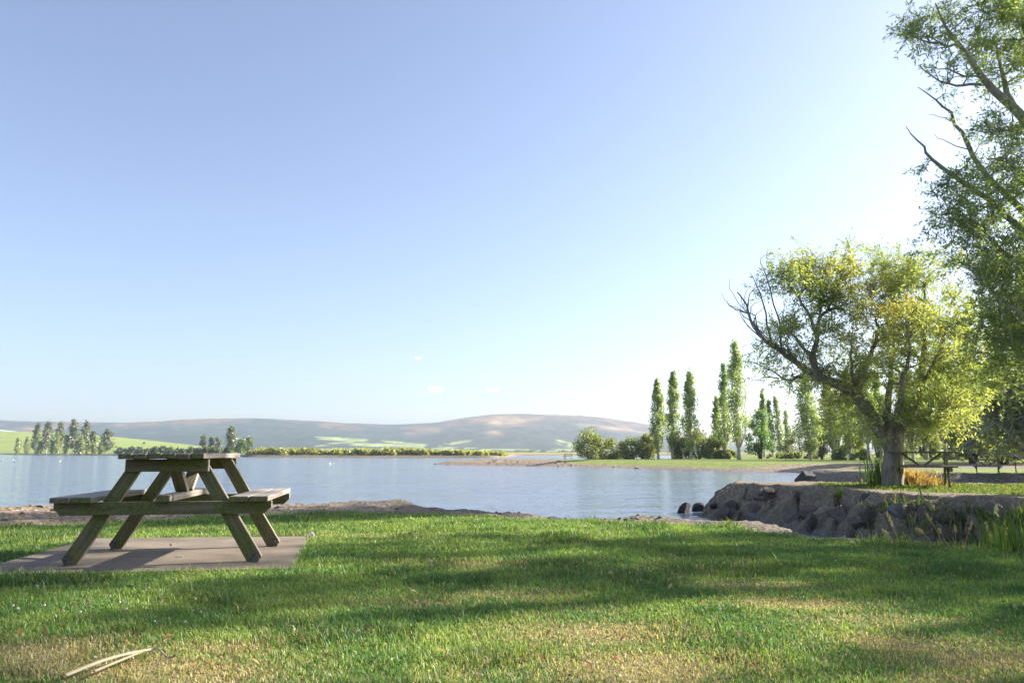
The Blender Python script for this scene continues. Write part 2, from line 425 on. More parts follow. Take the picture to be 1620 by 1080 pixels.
DRY = []   # dry turf patches (x, y, rx, ry, amount)
for (px, py, rx, ry, a) in [(940, 1000, .42, .25, .9), (1010, 1060, .42, .3, .9), (900, 965, .3, .14, .4), (1190, 925, .35, .16, .6), (1270, 955, .42, .16, .85), (1370, 980, .38, .15, .75), (1440, 1020, .4, .2, .7),
                            (1560, 1045, .45, .2, .75), (60, 1035, .6, .2, .85), (190, 1060, .6, .18, .8), (330, 1030, .35, .15, .5), (740, 893, .4, .2, .55), (800, 942, .35, .18, .6), (650, 955, .35, .15, .5),
                            (300, 1075, .5, .15, .7), (520, 1000, .3, .1, .3), (1010, 905, .4, .2, .3), (1500, 1075, .3, .1, .6), (1100, 890, .4, .2, .25), (560, 848, .7, .2, .35), (760, 1075, .3, .12, .4)]:
    p = gnd(px, py); DRY.append((p[0], p[1], rx, ry, a))
def dryness(x, y):
    d = np.zeros(np.shape(x))
    for (cx, cy, rx, ry, a) in DRY:
        d = np.maximum(d, min(1, a * 1.15) * np.exp(-(((x - cx) / rx) ** 2 + ((y - cy) / ry) ** 2) * .85))
    return d
def near_col(x, y, z):
    g = sdf(x, y, G1); s = sdf(x, y, NEARP)
    r = smooth((g + .12) / .3)
    dry = dryness(x, y) * .9
    spit = smooth((x - 3.2) / 1.0) * smooth((y - 9.0) / 1.5)
    weed = spit * smooth((x - 8.2) / 1.5) * smooth(-s / .4) * .75      # weeds on the landward part of the bank
    r = np.maximum(r, weed)
    dark = np.clip(smooth((-z - .45) / .4) * .9 + .8 * smooth((x + 3.6) / 1.2) * (1 - r) * (1 - spit) + .30 * spit, 0, 1)  # darker towards the water; shade painted into the rubble right of the table
    return np.stack([r, dry, dark], -1)

xs = np.concatenate([np.arange(-60, -15, 1.5), np.arange(-15, 3, .085), np.arange(3, 11.5, .05), np.arange(11.5, 15, .085), np.arange(15, 61, 1.5)])
ys = np.concatenate([np.arange(-30, 1.5, 1.0), np.arange(1.5, 12, .085), np.arange(12, 18.5, .05), np.arange(18.5, 22, .085), np.arange(22, 26, .5)])
grid_mesh('lawn', xs, ys, near_h, GROUND, near_col)

def hit_near(px, py, y0=3.0, y1=23.0):
    d = ray(px, py); Y = np.arange(y0, y1, .03); t = Y / d[1]
    X = d[0] * t; Z = CAM_Z + d[2] * t
    below = np.where(near_h(X, Y) > Z)[0]
    k = below[0] if len(below) else len(Y) - 1
    return np.array([X[k], Y[k], Z[k]])

# ---- park land across the bay
wl = [tuple(gnd(*p, WATER_Z)[:2]) for p in [(684, 734), (700, 735.2), (760, 735.8), (800, 736), (870, 737.4), (940, 738.6), (1035, 741.8), (1100, 743.8), (1155, 745), (1217, 746), (1283, 748.2), (1300, 751)]]
B = wl + [(20.5, 52), (17.2, 48), (16.2, 44.6), (17.0, 41.5), (19.0, 38.5), (24.5, 36.6), (40, 35.5), (70, 33), (260, 30), (260, 330), (70, 330), (44, 200), (30, 150), (20, 131), (8, 121), (-4, 116), (-11, 113.5)]
def park_h(x, y):
    s = sdf(x, y, B)
    bank = smooth((53 - y) / 6)
    h1 = -.85 + .52 * smooth(s / 8.0) + .10 * np.minimum(np.maximum(s, 0), 1.5)
    h2 = -.85 + .66 * smooth((s + .15) / 1.5)
    h = h1 * (1 - bank) + h2 * bank
    h = np.where(s < 0, -.85 + s * .35, h)
    h = np.maximum(h, -2.4)
    rough = smooth((9 - s) / 6) * (.4 + .6 * smooth((s + 1) / 2))
    h = h + rough * (.16 * (fbm(x * .5, y * .5, 31, 4, .6) - .45)) + .05 * (fbm(x * .1, y * .1, 37) - .5)
    # low rubble ridge along the tip of the spit
    h = h + .28 * smooth((14 - x) / 14) * smooth(s / 2.0) * (fbm(x * .35, y * .35, 41, 4, .6))
    return h
def park_col(x, y, z):
    s = sdf(x, y, B)
    edge = 1.2 + 3.0 * smooth((x - 20) / 6) + 2.5 * (fbm(x * .2, y * .2, 51) - .5)
    r = smooth((s - edge) / 2.5)
    bank = smooth((53 - y) / 4)
    r2 = smooth((s - 1.4) / .8)
    r = r * (1 - bank) + bank * r2
    # gravel shore track running on to the right behind the second bank
    tr = smooth((y - 46) / 4) * smooth((74 + .1 * (x - 20) - y) / 5) * smooth((x - 16) / 6)
    r = r * (1 - .95 * tr)
    tip = smooth((12 - x) / 10)
    r = np.maximum(r * (1 - .9 * tip), .45 * smooth((x - 6) / 6) * smooth((17 - x) / 5) * smooth(s / 2))
    dry = .35 * tip + .15
    dark = .55 * smooth((x - 8) / 6) * (1 - smooth((x - 20) / 3) * smooth((y - 60) / 5)) + .35 * bank
    return np.stack([r, np.full(x.shape, .12) + .3 * tip, np.clip(dark, 0, 1)], -1)
xs = np.concatenate([np.arange(-14, 60, .4), np.arange(60, 262, 4)]); ys = np.concatenate([np.arange(29, 135, .4), np.arange(135, 332, 4)])
grid_mesh('park_ground', xs, ys, park_h, PARK, park_col)
def on_park(x, y): return float(park_h(np.array([x]), np.array([y]))[0])

# ---- far shore: lake flat and green pasture hill
pxs = np.arange(-1500, 2700, 12.0)
def interp(tab, x): return np.interp(x, [a for a, b in tab], [b for a, b in tab])
SHORE = [(-1500, 719.2), (0, 718.9), (180, 719.8), (300, 721.3), (400, 722.6), (560, 723.2), (700, 723.6), (790, 723.9), (815, 720.5), (1000, 720), (2700, 719.5)]
FTOP = [(-1500, 670), (-200, 676), (0, 682), (90, 685), (180, 691), (250, 698), (330, 707), (375, 712.5), (420, 715.2), (2700, 715.2)]
HTOP = [(-1500, 664), (-300, 662), (0, 664), (50, 666.5), (110, 667), (190, 668.5), (240, 667), (290, 663), (340, 662), (390, 661), (440, 662.5), (500, 666), (560, 669.5), (615, 671.5),
        (650, 670.5), (690, 668), (730, 661), (780, 655.5), (830, 654), (880, 656), (920, 657), (960, 661), (1010, 668), (1040, 674), (1090, 688), (1150, 700), (1250, 708), (2700, 704)]
Yf = []
V = []; cols = []
for i, px in enumerate(pxs):
    g0 = gnd(px, float(interp(SHORE, px)), WATER_Z); D0 = g0[1]
    top = aty(px, float(interp(FTOP, px)), 1350.0); zt = top[2]
    Ys = [D0 - 6, D0, D0 + 3, D0 + 25]
    Ys += list(np.linspace(max(D0 + 60, 760), 1350, 14)) + [1500, 1700, 2050]
    kx = top[0] / 1350.0
    for j, Y in enumerate(Ys):
        if j == 0: z = -2.0
        elif j == 1: z = -.88
        elif j == 2: z = -.2
        elif j == 3: z = .15
        elif Y <= 1350:
            t = (Y - 760) / 590.0; z = .3 + max(zt - .3, 0) * smooth(np.array(t * .98 + .02)) 
        else: z = max(.3, zt * (1 - smooth(np.array((Y - 1350) / 600))))
        z = float(z)
        V.append((kx * Y, Y, z))
        field = 1.0 if (z > 1.2 and px < 420) else 0.0
        nn = float(fbm(np.array([kx * Y * .01]), np.array([Y * .01]), 61)[0])
        if j <= 2: c = (.20, .16, .11)
        elif field: c = (.20 + .05 * nn, .25 + .04 * nn, .06)
        elif px < 420: c = (.16, .20, .06)
        else: c = (.24 + .08 * nn, .23 + .05 * nn, .07)
        cols.append(c)
nrow = 21
idx = np.arange(len(pxs) * nrow).reshape(len(pxs), nrow)
F = np.stack([idx[:-1, :-1], idx[1:, :-1], idx[1:, 1:], idx[:-1, 1:]], -1).reshape(-1, 4)
far_shore = make_mesh('far_shore', np.array(V), [F], FARM, col=np.array(cols), smooth=True); tag(far_shore, kind='structure')

# ---- hills
NR = 90
hpx = np.arange(-1500, 2700, 4.0)
V = np.zeros((len(hpx), NR, 3)); cols = np.zeros((len(hpx), NR, 3))
dirx = np.array([aty(px, 716, 1.0)[0] for px in hpx])
for i, px in enumerate(hpx):
    ytop = float(interp(HTOP, px)) - 1.2 * (float(fbm(np.array([px * .03]), np.array([1.0]), 71)[0]) - .5) - .8 * (float(fbm(np.array([px * .11]), np.array([4.0]), 73)[0]) - .5)
    zt = aty(px, ytop, 3300.0)[2]
    t = np.linspace(0, 1, NR)
    Ys = 1950 + 1350 * t
    X = dirx[i] * Ys
    gul = np.abs(2 * fbm(X * .004, Ys * .0013, 81, 4) - 1)
    z = 1.0 + (zt - 1) * (t ** 1.2) * (1 - .95 * gul * (1 - t) ** .8 * np.minimum(t * 4, 1) + .12 * (1 - t) * t * (fbm(X * .012, Ys * .006, 83, 3) - .5))
    V[i] = np.stack([X, Ys, z], -1)
    el = (z - CAM_Z) / Ys * FPX             # height above the horizon, a bearing-independent measure
    n = fbm(X * .006, Ys * .004, 91, 5); n2 = fbm(X * .02, Ys * .01, 95, 4)
    forest = np.array([.020, .040, .036]); heath = np.array([.135, .078, .050]); grassc = np.array([.27, .32, .10]); straw = np.array([.30, .19, .10])
    hf = smooth((t - .76 + .8 * (n - .5) + .3 * (n2 - .5)) / .30)[:, None]
    c = forest * (1 - hf) + heath * hf
    right = smooth(np.array((px - 640) / 120))
    c = c * (1 - right * .2) + right * .2 * (heath * .6 + forest * .6)
    c = c * (.5 + 1.0 * n2)[:, None]
    # bare tussock on the crown of the right-hand hill and a slip below it
    b1 = np.exp(-(((px - 800) / 45) ** 2 + ((el - 50) / 7.0) ** 2)) * 1.3 + np.exp(-(((px - 782) / 12) ** 2 + ((el - 31) / 3.5) ** 2)) + .9 * np.exp(-(((px - 970) / 50) ** 2 + ((el - 38 + (px - 970) * .12) / 3.0) ** 2))
    b1 = np.clip(b1 * (.6 + .8 * n2), 0, 1)[:, None]
    c = c * (1 - b1) + straw * b1
    # pale green paddocks at the foot
    b2 = np.zeros(NR)
    for (cx, ce, wx, we, sl) in [(540, 21, 45, 2.6, -.05), (600, 12, 80, 2.3, -.03), (530, 14, 30, 1.2, .12), (640, 15, 50, 1.4, -.09), (720, 15, 24, 2.2, .16), (900, 13, 22, 4.0, -.25), (760, 4, 200, 2.0, 0), (520, 5, 80, 1.6, .0), (300, 6, 60, 1.2, 0), (700, 8, 60, 1.5, -.03)]:
        u = (px - cx) / wx; v = (el - ce - sl * (px - cx)) / we
        b2 = np.maximum(b2, smooth(np.array((1.15 - (u * u) ** 1.5 - (v * v) ** 1.5) / .12)))
    b2 = (b2 * smooth((n2 - .36) / .06))[:, None]
    c = c * (1 - b2) + grassc * b2
    cols[i] = c
idx = np.arange(len(hpx) * NR).reshape(len(hpx), NR)
F = np.stack([idx[:-1, :-1], idx[1:, :-1], idx[1:, 1:], idx[:-1, 1:]], -1).reshape(-1, 4)
hl = make_mesh('hills', V.reshape(-1, 3), [F], HILLM, col=cols.reshape(-1, 3), smooth=True); tag(hl, kind='structure')

# ---- lake bed and water
def sheet(name, x0, x1, y0, y1, z, mat, col=None):
    return tag(make_mesh(name, [(x0, y0, z), (x1, y0, z), (x1, y1, z), (x0, y1, z)], [[(0, 1, 2, 3)]], mat, col=None if col is None else np.array([col] * 4)), kind='structure')
sheet('lake_bed', -4200, 4200, -200, 3500, -2.6, FARM, (.12, .10, .07))
sheet('water', -3600, 3600, -120, 1980, WATER_Z, WATER)

# ------------------------------------------------------------------ concrete slab
sl = [gnd(-150, 940), gnd(0, 913), gnd(120, 909), gnd(300, 906), gnd(463, 902), gnd(478, 880), gnd(488, 851), gnd(330, 853), gnd(147, 854), gnd(60, 884), gnd(0, 906) + np.array([-.3, 0.1, 0])]
sl = [p[:2] for p in [gnd(-120, 948), gnd(0, 912), gnd(465, 902), gnd(489, 850), gnd(146, 853), gnd(0, 893), gnd(-120, 915)]]
bm = bmesh.new()
SLABZ = .014
vs = [bm.verts.new((p[0], p[1], SLABZ)) for p in sl]; f = bm.faces.new(vs)
r = bmesh.ops.extrude_face_region(bm, geom=[f]); bmesh.ops.translate(bm, vec=(0, 0, -.1), verts=[v for v in r['geom'] if isinstance(v, bmesh.types.BMVert)])
bmesh.ops.recalc_face_normals(bm, faces=bm.faces)
bmesh.ops.bevel(bm, geom=[e for e in bm.edges if abs(e.verts[0].co.z - e.verts[1].co.z) < .01 and e.verts[0].co.z > 0], offset=.006, segments=2, affect='EDGES')
me = bpy.data.meshes.new('concrete_slab'); bm.to_mesh(me); bm.free(); me.materials.append(CONCRETE)
slab = bpy.data.objects.new('concrete_slab', me); C.objects.link(slab)
tag(slab, kind='structure')
SLAB = np.array(sl)

# ------------------------------------------------------------------ picnic table
def plank_bm(bm, layer, a, b, width, thick, up, cut=0.0, chamf=None):
    """box from a to b; width along side, thick along up (unit). grain coordinate stored per vertex"""
    a = Vector(a); b = Vector(b); d = (b - a); L = d.length; d.normalize(); up = Vector(up); side = up.cross(d).normalized(); up = d.cross(side).normalized()
    vs = []
    off = random.random() * 20
    res = bmesh.ops.create_cube(bm, size=1.0)
    M = Matrix((( d.x * L, side.x * width, up.x * thick, (a.x + b.x) / 2), (d.y * L, side.y * width, up.y * thick, (a.y + b.y) / 2), (d.z * L, side.z * width, up.z * thick, (a.z + b.z) / 2), (0, 0, 0, 1)))
    for v in res['verts']: v.co = M @ v.co
    es = set(); [es.update(v.link_edges) for v in res['verts']]
    if chamf:   # chamf(v.co) -> which end edges get a big chamfer
        big = [e for e in es if chamf(e)]
        bmesh.ops.bevel(bm, geom=big, offset=.045, segments=1, affect='EDGES')
    return (a, d, side, up, off)
def finish(bm, frames, name, parent, mat):
    bmesh.ops.bevel(bm, geom=list(bm.edges), offset=.0035, segments=1, affect='EDGES')
    bmesh.ops.recalc_face_normals(bm, faces=bm.faces)
    me = bpy.data.meshes.new(name); bm.to_mesh(me)
    co = np.array([v.co[:] for v in bm.verts]); g = np.zeros_like(co)
    # vertices belong to the plank whose box they lie in
    best = np.full(len(co), 1e9)
    for (a, d, s, u, off, L, w, t) in frames:
        rel = co - np.array(a); l = rel @ np.array(d); q = rel @ np.array(s); z = rel @ np.array(u)
        dist = np.maximum(0, -l) + np.maximum(0, l - L) + np.maximum(0, np.abs(q) - w / 2) + np.maximum(0, np.abs(z) - t / 2)
        m = dist < best - 1e-9
        best = np.where(m, dist, best); g[m] = np.stack([l + off, q + off * .37, z + off * .71], -1)[m]
    at = me.attributes.new('gco', 'FLOAT_VECTOR', 'POINT'); at.data.foreach_set('vector', g.astype(np.float32).ravel())
    me.materials.append(mat); bm.free()
    o = bpy.data.objects.new(name, me); C.objects.link(o); o.parent = parent
    return o
def planks(name, parent, items):
    bm = bmesh.new(); fr = []
    for it in items:
        a, b, w, t, up = it[:5]; ch = it[5] if len(it) > 5 else None
        f = plank_bm(bm, None, a, b, w, t, up, chamf=ch)
        fr.append((*f, (Vector(b) - Vector(a)).length, w, t))
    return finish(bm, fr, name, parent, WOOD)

def picnic_table(loc, rz, half, label, group):
    root = empty('picnic_table', loc, label, 'picnic table', group, rz)
    top_h, tt = .752, .036
    Lh = half + .20
    wtop = .55; n = 6; gap = .009; pw = (wtop - gap * (n - 1)) / n
    planks('tabletop', root, [((-wtop / 2 + pw / 2 + k * (pw + gap), -Lh + random.uniform(-.006, .006), top_h - tt / 2 + random.uniform(-.002, .002)),
                               (-wtop / 2 + pw / 2 + k * (pw + gap), Lh - .03 + random.uniform(-.006, .006), top_h - tt / 2), pw, tt, (0, 0, 1)) for k in range(n)])
    th = .044
    for s in (-1, 1):
        y = s * half
        yo = y + s * (th / 2 + .0015)          # beams outboard
        yi = y - s * (th / 2 + .0015)          # legs inboard
        planks('cross_beam', root, [((-.275, yo, .669), (.275, yo, .669), .086, th, (0, 1, 0))])
        planks('seat_beam', root, [((-.715, yo, .378), (.715, yo, .378), .088, th, (0, 1, 0),
                lambda e: abs(e.verts[0].co.x - e.verts[1].co.x) < .01 and abs(e.verts[0].co.z - e.verts[1].co.z) < .01 and e.verts[0].co.z < .35)])
        for q in (-1, 1):
            # a leg: parallelogram, cut level at the foot and under the top
            bm = bmesh.new()
            zb, zt = .0, .7135; ub, ut = .607 * q, .19 * q; hw = .050
            fpts = [(ub - hw, zb), (ub + hw, zb), (ut + hw, zt), (ut - hw, zt)]
            if q < 0: fpts = [(ub - hw, zb + .035), (ub - hw + .028, zb), (ub + hw, zb), (ut + hw, zt), (ut - hw, zt)]
            else: fpts = [(ub - hw, zb), (ub + hw - .028, zb), (ub + hw, zb + .035), (ut + hw, zt), (ut - hw, zt)]
            vs = [bm.verts.new((u, yi - th / 2, z)) for u, z in fpts]; f = bm.faces.new(vs)
            rr = bmesh.ops.extrude_face_region(bm, geom=[f]); bmesh.ops.translate(bm, vec=(0, th, 0), verts=[v for v in rr['geom'] if isinstance(v, bmesh.types.BMVert)])
            d = Vector((ut - ub, 0, zt - zb)); L = d.length; d.normalize(); up = Vector((0, 1, 0)); sd = up.cross(d)
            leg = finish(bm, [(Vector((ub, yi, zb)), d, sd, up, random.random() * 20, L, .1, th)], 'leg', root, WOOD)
            # galvanised angle bracket and bolt at the foot
            bm = bmesh.new()
            yb = yi - th / 2 - .0035
            for (cx, cy, cz, sx, sy, sz) in [(ub + .01 * q, yb, .035, .044, .004, .066), (ub + .01 * q, yb - .018, .003, .044, .036, .004)]:
                r2 = bmesh.ops.create_cube(bm, size=1.0)
                for v in r2['verts']: v.co = Vector((cx + v.co.x * sx, cy + v.co.y * sy, cz + v.co.z * sz))
            r2 = bmesh.ops.create_cone(bm, cap_ends=True, segments=8, radius1=.010, radius2=.008, depth=.010)
            for v in r2['verts']: v.co = Vector((ub + .01 * q + v.co.x, yb - .006 - v.co.z, .042 + v.co.y))
            me = bpy.data.meshes.new('foot_bracket'); bm.to_mesh(me); bm.free(); me.materials.append(METAL)
            o = bpy.data.objects.new('foot_bracket', me); C.objects.link(o); o.parent = leg
    # benches: two planks each
    for q in (-1, 1):
        planks('bench', root, [((q * (.507 + k * .134), -half - .15 + random.uniform(-.006, .006), .441), (q * (.507 + k * .134), half + .13, .441), .125, .036, (0, 0, 1)) for k in (0, 1)])
    planks('stretcher', root, [((0, -half - .10, .4455), (0, half + .10, .4455), .092, .045, (0, 0, 1))])
    for s in (-1, 1):
        planks('brace', root, [((0, s * (half - .10), .712), (0, s * .06, .4695), .088, .042, (0, s * .6, .8))])
    # bolts
    bm = bmesh.new(); bmesh.ops.create_cone(bm, cap_ends=True, segments=8, radius1=.009, radius2=.009, depth=.008)
    for v in bm.verts: v.co = Vector((v.co.x, v.co.z, v.co.y))
    me = bpy.data.meshes.new('bolt'); bm.to_mesh(me); bm.free(); me.materials.append(METAL)
    for s in (-1, 1):
        yo = s * (half + .047)
        for (u, z) in [(-.44, .378), (-.41, .365), (.44, .378), (.41, .365), (-.225, .67), (.225, .67)]:
            o = bpy.data.objects.new('bolt', me); C.objects.link(o); o.parent = root; o.location = (u, yo, z)
    return root
random.seed(4)
pn = gnd(257.5, 891, SLABZ); pf = gnd(311, 865, SLABZ)
ax = pf - pn; half = float(np.hypot(ax[0], ax[1])) / 2
print('table: near', pn, 'far', pf, 'half', half)
mid = (pn + pf) / 2
GT = 'wooden picnic tables in the lakeside park'
rz = -math.atan2(ax[0], ax[1])
t0 = picnic_table(Vector(mid), rz, min(max(half, .42), .6), 'mossy A-frame wooden picnic table standing on the concrete slab in the foreground', GT)

# ------------------------------------------------------------------ trees
def blob_targets(blobs, rs, n, Y0):
    """sample points in ellipsoids given as (px, py, rx, ry, dy0, rdepth[m], weight)"""
    w = np.array([b[2] * b[3] * b[6] for b in blobs]); w = w / w.sum()
    out = []
    for k in rs.choice(len(blobs), n, p=w):
        b = blobs[k]
        v = rs.normal(size=3); v /= np.linalg.norm(v); v *= rs.rand() ** (1 / 2.4)
        out.append(aty(b[0] + v[0] * b[2], b[1] + v[1] * b[3], Y0 + b[4] + v[2] * b[5]))
    return np.array(out)

def clumped(blobs, rs, ncl, per, Y0, r0=.18, r1=.42):
    c = blob_targets(blobs, rs, ncl, Y0); out = []
    for p in c:
        r = rs.uniform(r0, r1); m = rs.poisson(per * (r / r1) ** 1.3) + 2
        out.append(p + rs.normal(size=(m, 3)) * np.array([r, r, r * .75]))
    return np.concatenate(out)
def polyline(pts, Y0, n=14, jit=0, rs=None):
    """pts: (px, py, dY) -> smooth 3-D path"""
    P = np.array([aty(p[0], p[1], Y0 + p[2]) for p in pts])
    t = np.linspace(0, len(P) - 1, n)
    # Catmull-Rom
    out = []
    for u in t:
        i = min(int(u), len(P) - 2); f = u - i
        p0 = P[max(i - 1, 0)]; p1 = P[i]; p2 = P[i + 1]; p3 = P[min(i + 2, len(P) - 1)]
        out.append(.5 * ((2 * p1) + (-p0 + p2) * f + (2 * p0 - 5 * p1 + 4 * p2 - p3) * f * f + (-p0 + 3 * p1 - 3 * p2 + p3) * f ** 3))
    out = np.array(out)
    if jit and rs is not None: out[1:-1] += rs.normal(size=out[1:-1].shape) * jit
    return out

def grow(limbs, targets, rs, leafL, leafW, colfun, twigs=4, tleaf=14, up=.35, bare=None, droop=.0, rb=.022, spread=.38):
    """limbs: list of (path, radii). each target gets a curved branch from the nearest limb, twigs and leaves.
       returns wood MB and leaf arrays"""
    wood = MB()
    LP = []; LR = []
    for path, radii in limbs:
        V, F = tube(path, radii, 8 if radii[0] > .05 else 5); wood.add(V, F)
        LP.append(path[2:]); LR.append(np.asarray(radii)[2:])
    LP = np.concatenate(LP); LR = np.concatenate(LR)
    PP = []; DD = []
    order = np.argsort([np.min(np.linalg.norm(LP - t, axis=1)) for t in targets])
    for ti in order:
        t = targets[ti]
        d = LP - t
        cost = np.linalg.norm(d, axis=1) + .8 * np.maximum(d[:, 2], 0) + .15 * rs.rand(len(LP))
        k = int(np.argmin(cost)); s = LP[k]
        L = np.linalg.norm(t - s)
        if L < .05: continue
        n = max(4, min(9, int(L / .25) + 3))
        u = np.linspace(0, 1, n)[:, None]
        ctrl = s + (t - s) * .45 + np.array([0, 0, up * L * .5]) + rs.normal(size=3) * .10 * L
        path = (1 - u) ** 2 * s + 2 * u * (1 - u) * ctrl + u * u * t
        path[1:-1] += rs.normal(size=path[1:-1].shape) * .025 * min(L, 1.5)
        r0 = min(LR[k] * .75, rb * (.6 + .5 * L))
        radii = r0 + (.0035 - r0) * u[:, 0] ** .8
        V, F = tube(path, radii, 4); wood.add(V, F)
        if L > .5:
            LP = np.concatenate([LP, path[2:]]); LR = np.concatenate([LR, radii[2:]])
        # twigs with leaves
        for q in range(twigs):
            f = rs.uniform(.35, 1.0) if q else 1.0
            x = f * (n - 1); i = min(int(x), n - 2); p = path[i] + (path[i + 1] - path[i]) * (x - i)
            dirv = (path[i + 1] - path[i]); dirv = dirv / (np.linalg.norm(dirv) + 1e-9)
            v = dirv * .7 + rs.normal(size=3) * .7 + np.array([0, 0, .25 - droop]); v /= np.linalg.norm(v)
            tl = rs.uniform(.5, 1.2) * spread
            m = 4; uu = np.linspace(0, 1, m)[:, None]
            tp = p + v * tl * uu + np.array([0, 0, -droop * tl]) * uu ** 2 + rs.normal(size=(m, 3)) * .012
            V, F = tube(tp, np.linspace(.004, .002, m), 3); wood.add(V, F)
            nl = rs.poisson(tleaf)
            if nl == 0: continue
            a = rs.rand(nl) * (m - 1); ia = np.minimum(a.astype(int), m - 2)
            lp = tp[ia] + (tp[ia + 1] - tp[ia]) * (a - ia)[:, None]
            ld = v + rs.normal(size=(nl, 3)) * .75 + np.array([0, 0, -.25])
            PP.append(lp + rs.normal(size=(nl, 3)) * .03); DD.append(ld)
    PP = np.concatenate(PP); DD = np.concatenate(DD); n = len(PP)
    L = leafL * rs.uniform(.6, 1.25, n); W = leafW * rs.uniform(.7, 1.3, n)
    V, F = leaf_quads(PP, DD, L, W, rs)
    col = np.repeat(colfun(PP, rs), 4, axis=0)
    return wood, V, F, col

PALK = 1.32
def pick_cols(n, rs, pal, w=None, var=.2):
    pal = np.array(pal) * PALK; k = rs.choice(len(pal), n, p=w)
    return pal[k] * rs.uniform(1 - var, 1 + var, (n, 1))

# ---- the pollarded willow on the bank
WY = 19.0
rs = RS(11)
wbase = gnd(1413, 768)
wroot_loc = np.array([wbase[0], wbase[1] , near_h(np.array([wbase[0]]), np.array([wbase[1]]))[0] - .04])
WY = float(wbase[1])
def R(a, b, n=14): return np.linspace(a, b, n)
limbs = []
tp = polyline([(1412, 778, 0), (1412, 750, 0), (1414, 715, 0), (1410, 690, 0), (1408, 672, 0)], WY, 16)
trunk_r = np.interp(np.linspace(0, 1, 16), [0, .12, .5, .85, 1], [.30, .25, .22, .25, .18])
limbs.append((tp, trunk_r))
S = [
 ([(1403, 700, 0), (1378, 655, -.1), (1345, 618, -.2), (1300, 600, -.3), (1266, 577, -.3), (1236, 555, -.3), (1213, 540, -.4), (1192, 515, -.5), (1182, 480, -.5), (1166, 462, -.5)], .20, .012, 26),
 ([(1300, 600, -.3), (1288, 580, -.3), (1290, 548, -.3), (1295, 515, -.2), (1297, 480, -.1), (1303, 430, 0)], .09, .012, 14),
 ([(1285, 572, -.3), (1268, 545, -.5), (1250, 522, -.6), (1243, 505, -.7)], .05, .010, 9),
 ([(1292, 530, -.3), (1275, 490, -.4), (1257, 462, -.5), (1235, 440, -.6)], .045, .010, 10),
 ([(1296, 505, -.2), (1315, 480, .1), (1330, 440, .3), (1335, 405, .4)], .04, .008, 10),
 ([(1220, 545, -.4), (1213, 500, -.5), (1203, 462, -.6), (1186, 432, -.7)], .03, .006, 9),
 ([(1237, 556, -.3), (1232, 515, -.3), (1222, 470, -.4), (1208, 425, -.4), (1204, 408, -.4)], .028, .006, 10),
 ([(1203, 527, -.5), (1192, 500, -.7), (1180, 492, -.8), (1172, 470, -.8)], .018, .005, 7),
 ([(1215, 540, -.4), (1190, 518, -.4), (1186, 500, -.5), (1180, 483, -.5)], .016, .004, 7),
 ([(1270, 596, -.3), (1246, 601, -.5), (1226, 590, -.7), (1206, 578, -.8), (1180, 567, -.9)], .032, .006, 12),
 ([(1232, 598, -.5), (1215, 596, -.5), (1204, 597, -.6), (1188, 602, -.7)], .018, .005, 8),
 ([(1262, 597, -.4), (1246, 594, -.4), (1238, 592, -.4)], .018, .005, 6),
 ([(1414, 690, 0), (1438, 655, .1), (1453, 620, .3), (1460, 570, .4), (1461, 500, .5), (1465, 440, .6)], .15, .014, 16),
 ([(1410, 685, 0), (1420, 645, -.4), (1430, 600, -.7), (1438, 560, -.9), (1432, 500, -1.0)], .10, .012, 14),
 ([(1345, 620, -.2), (1368, 580, .2), (1384, 545, .5), (1390, 510, .6), (1378, 470, .7)], .085, .012, 14),
 ([(1448, 640, .2), (1478, 630, .7), (1512, 612, 1.1), (1535, 590, 1.3)], .06, .010, 12),
 ([(1400, 690, 0), (1405, 640, .6), (1410, 590, 1.2), (1415, 530, 1.5), (1420, 450, 1.6)], .11, .012, 14),
 ([(1360, 635, -.1), (1350, 595, -.7), (1345, 560, -1.1), (1350, 520, -1.2)], .06, .010, 12),
 ([(1455, 610, .3), (1480, 570, .2), (1495, 530, .2), (1505, 480, .3)], .06, .010, 12),
 ([(1410, 685, 0), (1440, 668, -.6), (1470, 655, -.9), (1500, 650, -1.1)], .06, .010, 12),
]
for pts, r0, r1, n in S:
    limbs.append((polyline(pts, WY, n, jit=.018, rs=rs), R(r0, r1, n) if r0 < .2 else np.interp(np.linspace(0, 1, n), [0, .28, .45, .7, 1], [r0 * .9, .11, .07, .038, r1])))
for k in range(22):
    p0 = limbs[1][0][rs.randint(8, 24)]; h = rs.uniform(.3, .95); e = p0 + np.array([rs.normal() * .3 - .15, rs.normal() * .35, h])
    u = np.linspace(0, 1, 8)[:, None]; pth = p0 + (e - p0) * u + rs.normal(size=(8, 3)) * .03 * u + np.array([-.12, 0, 0]) * np.sin(u * math.pi)
    limbs.append((pth, R(rs.uniform(.010, .02), .004, 8)))
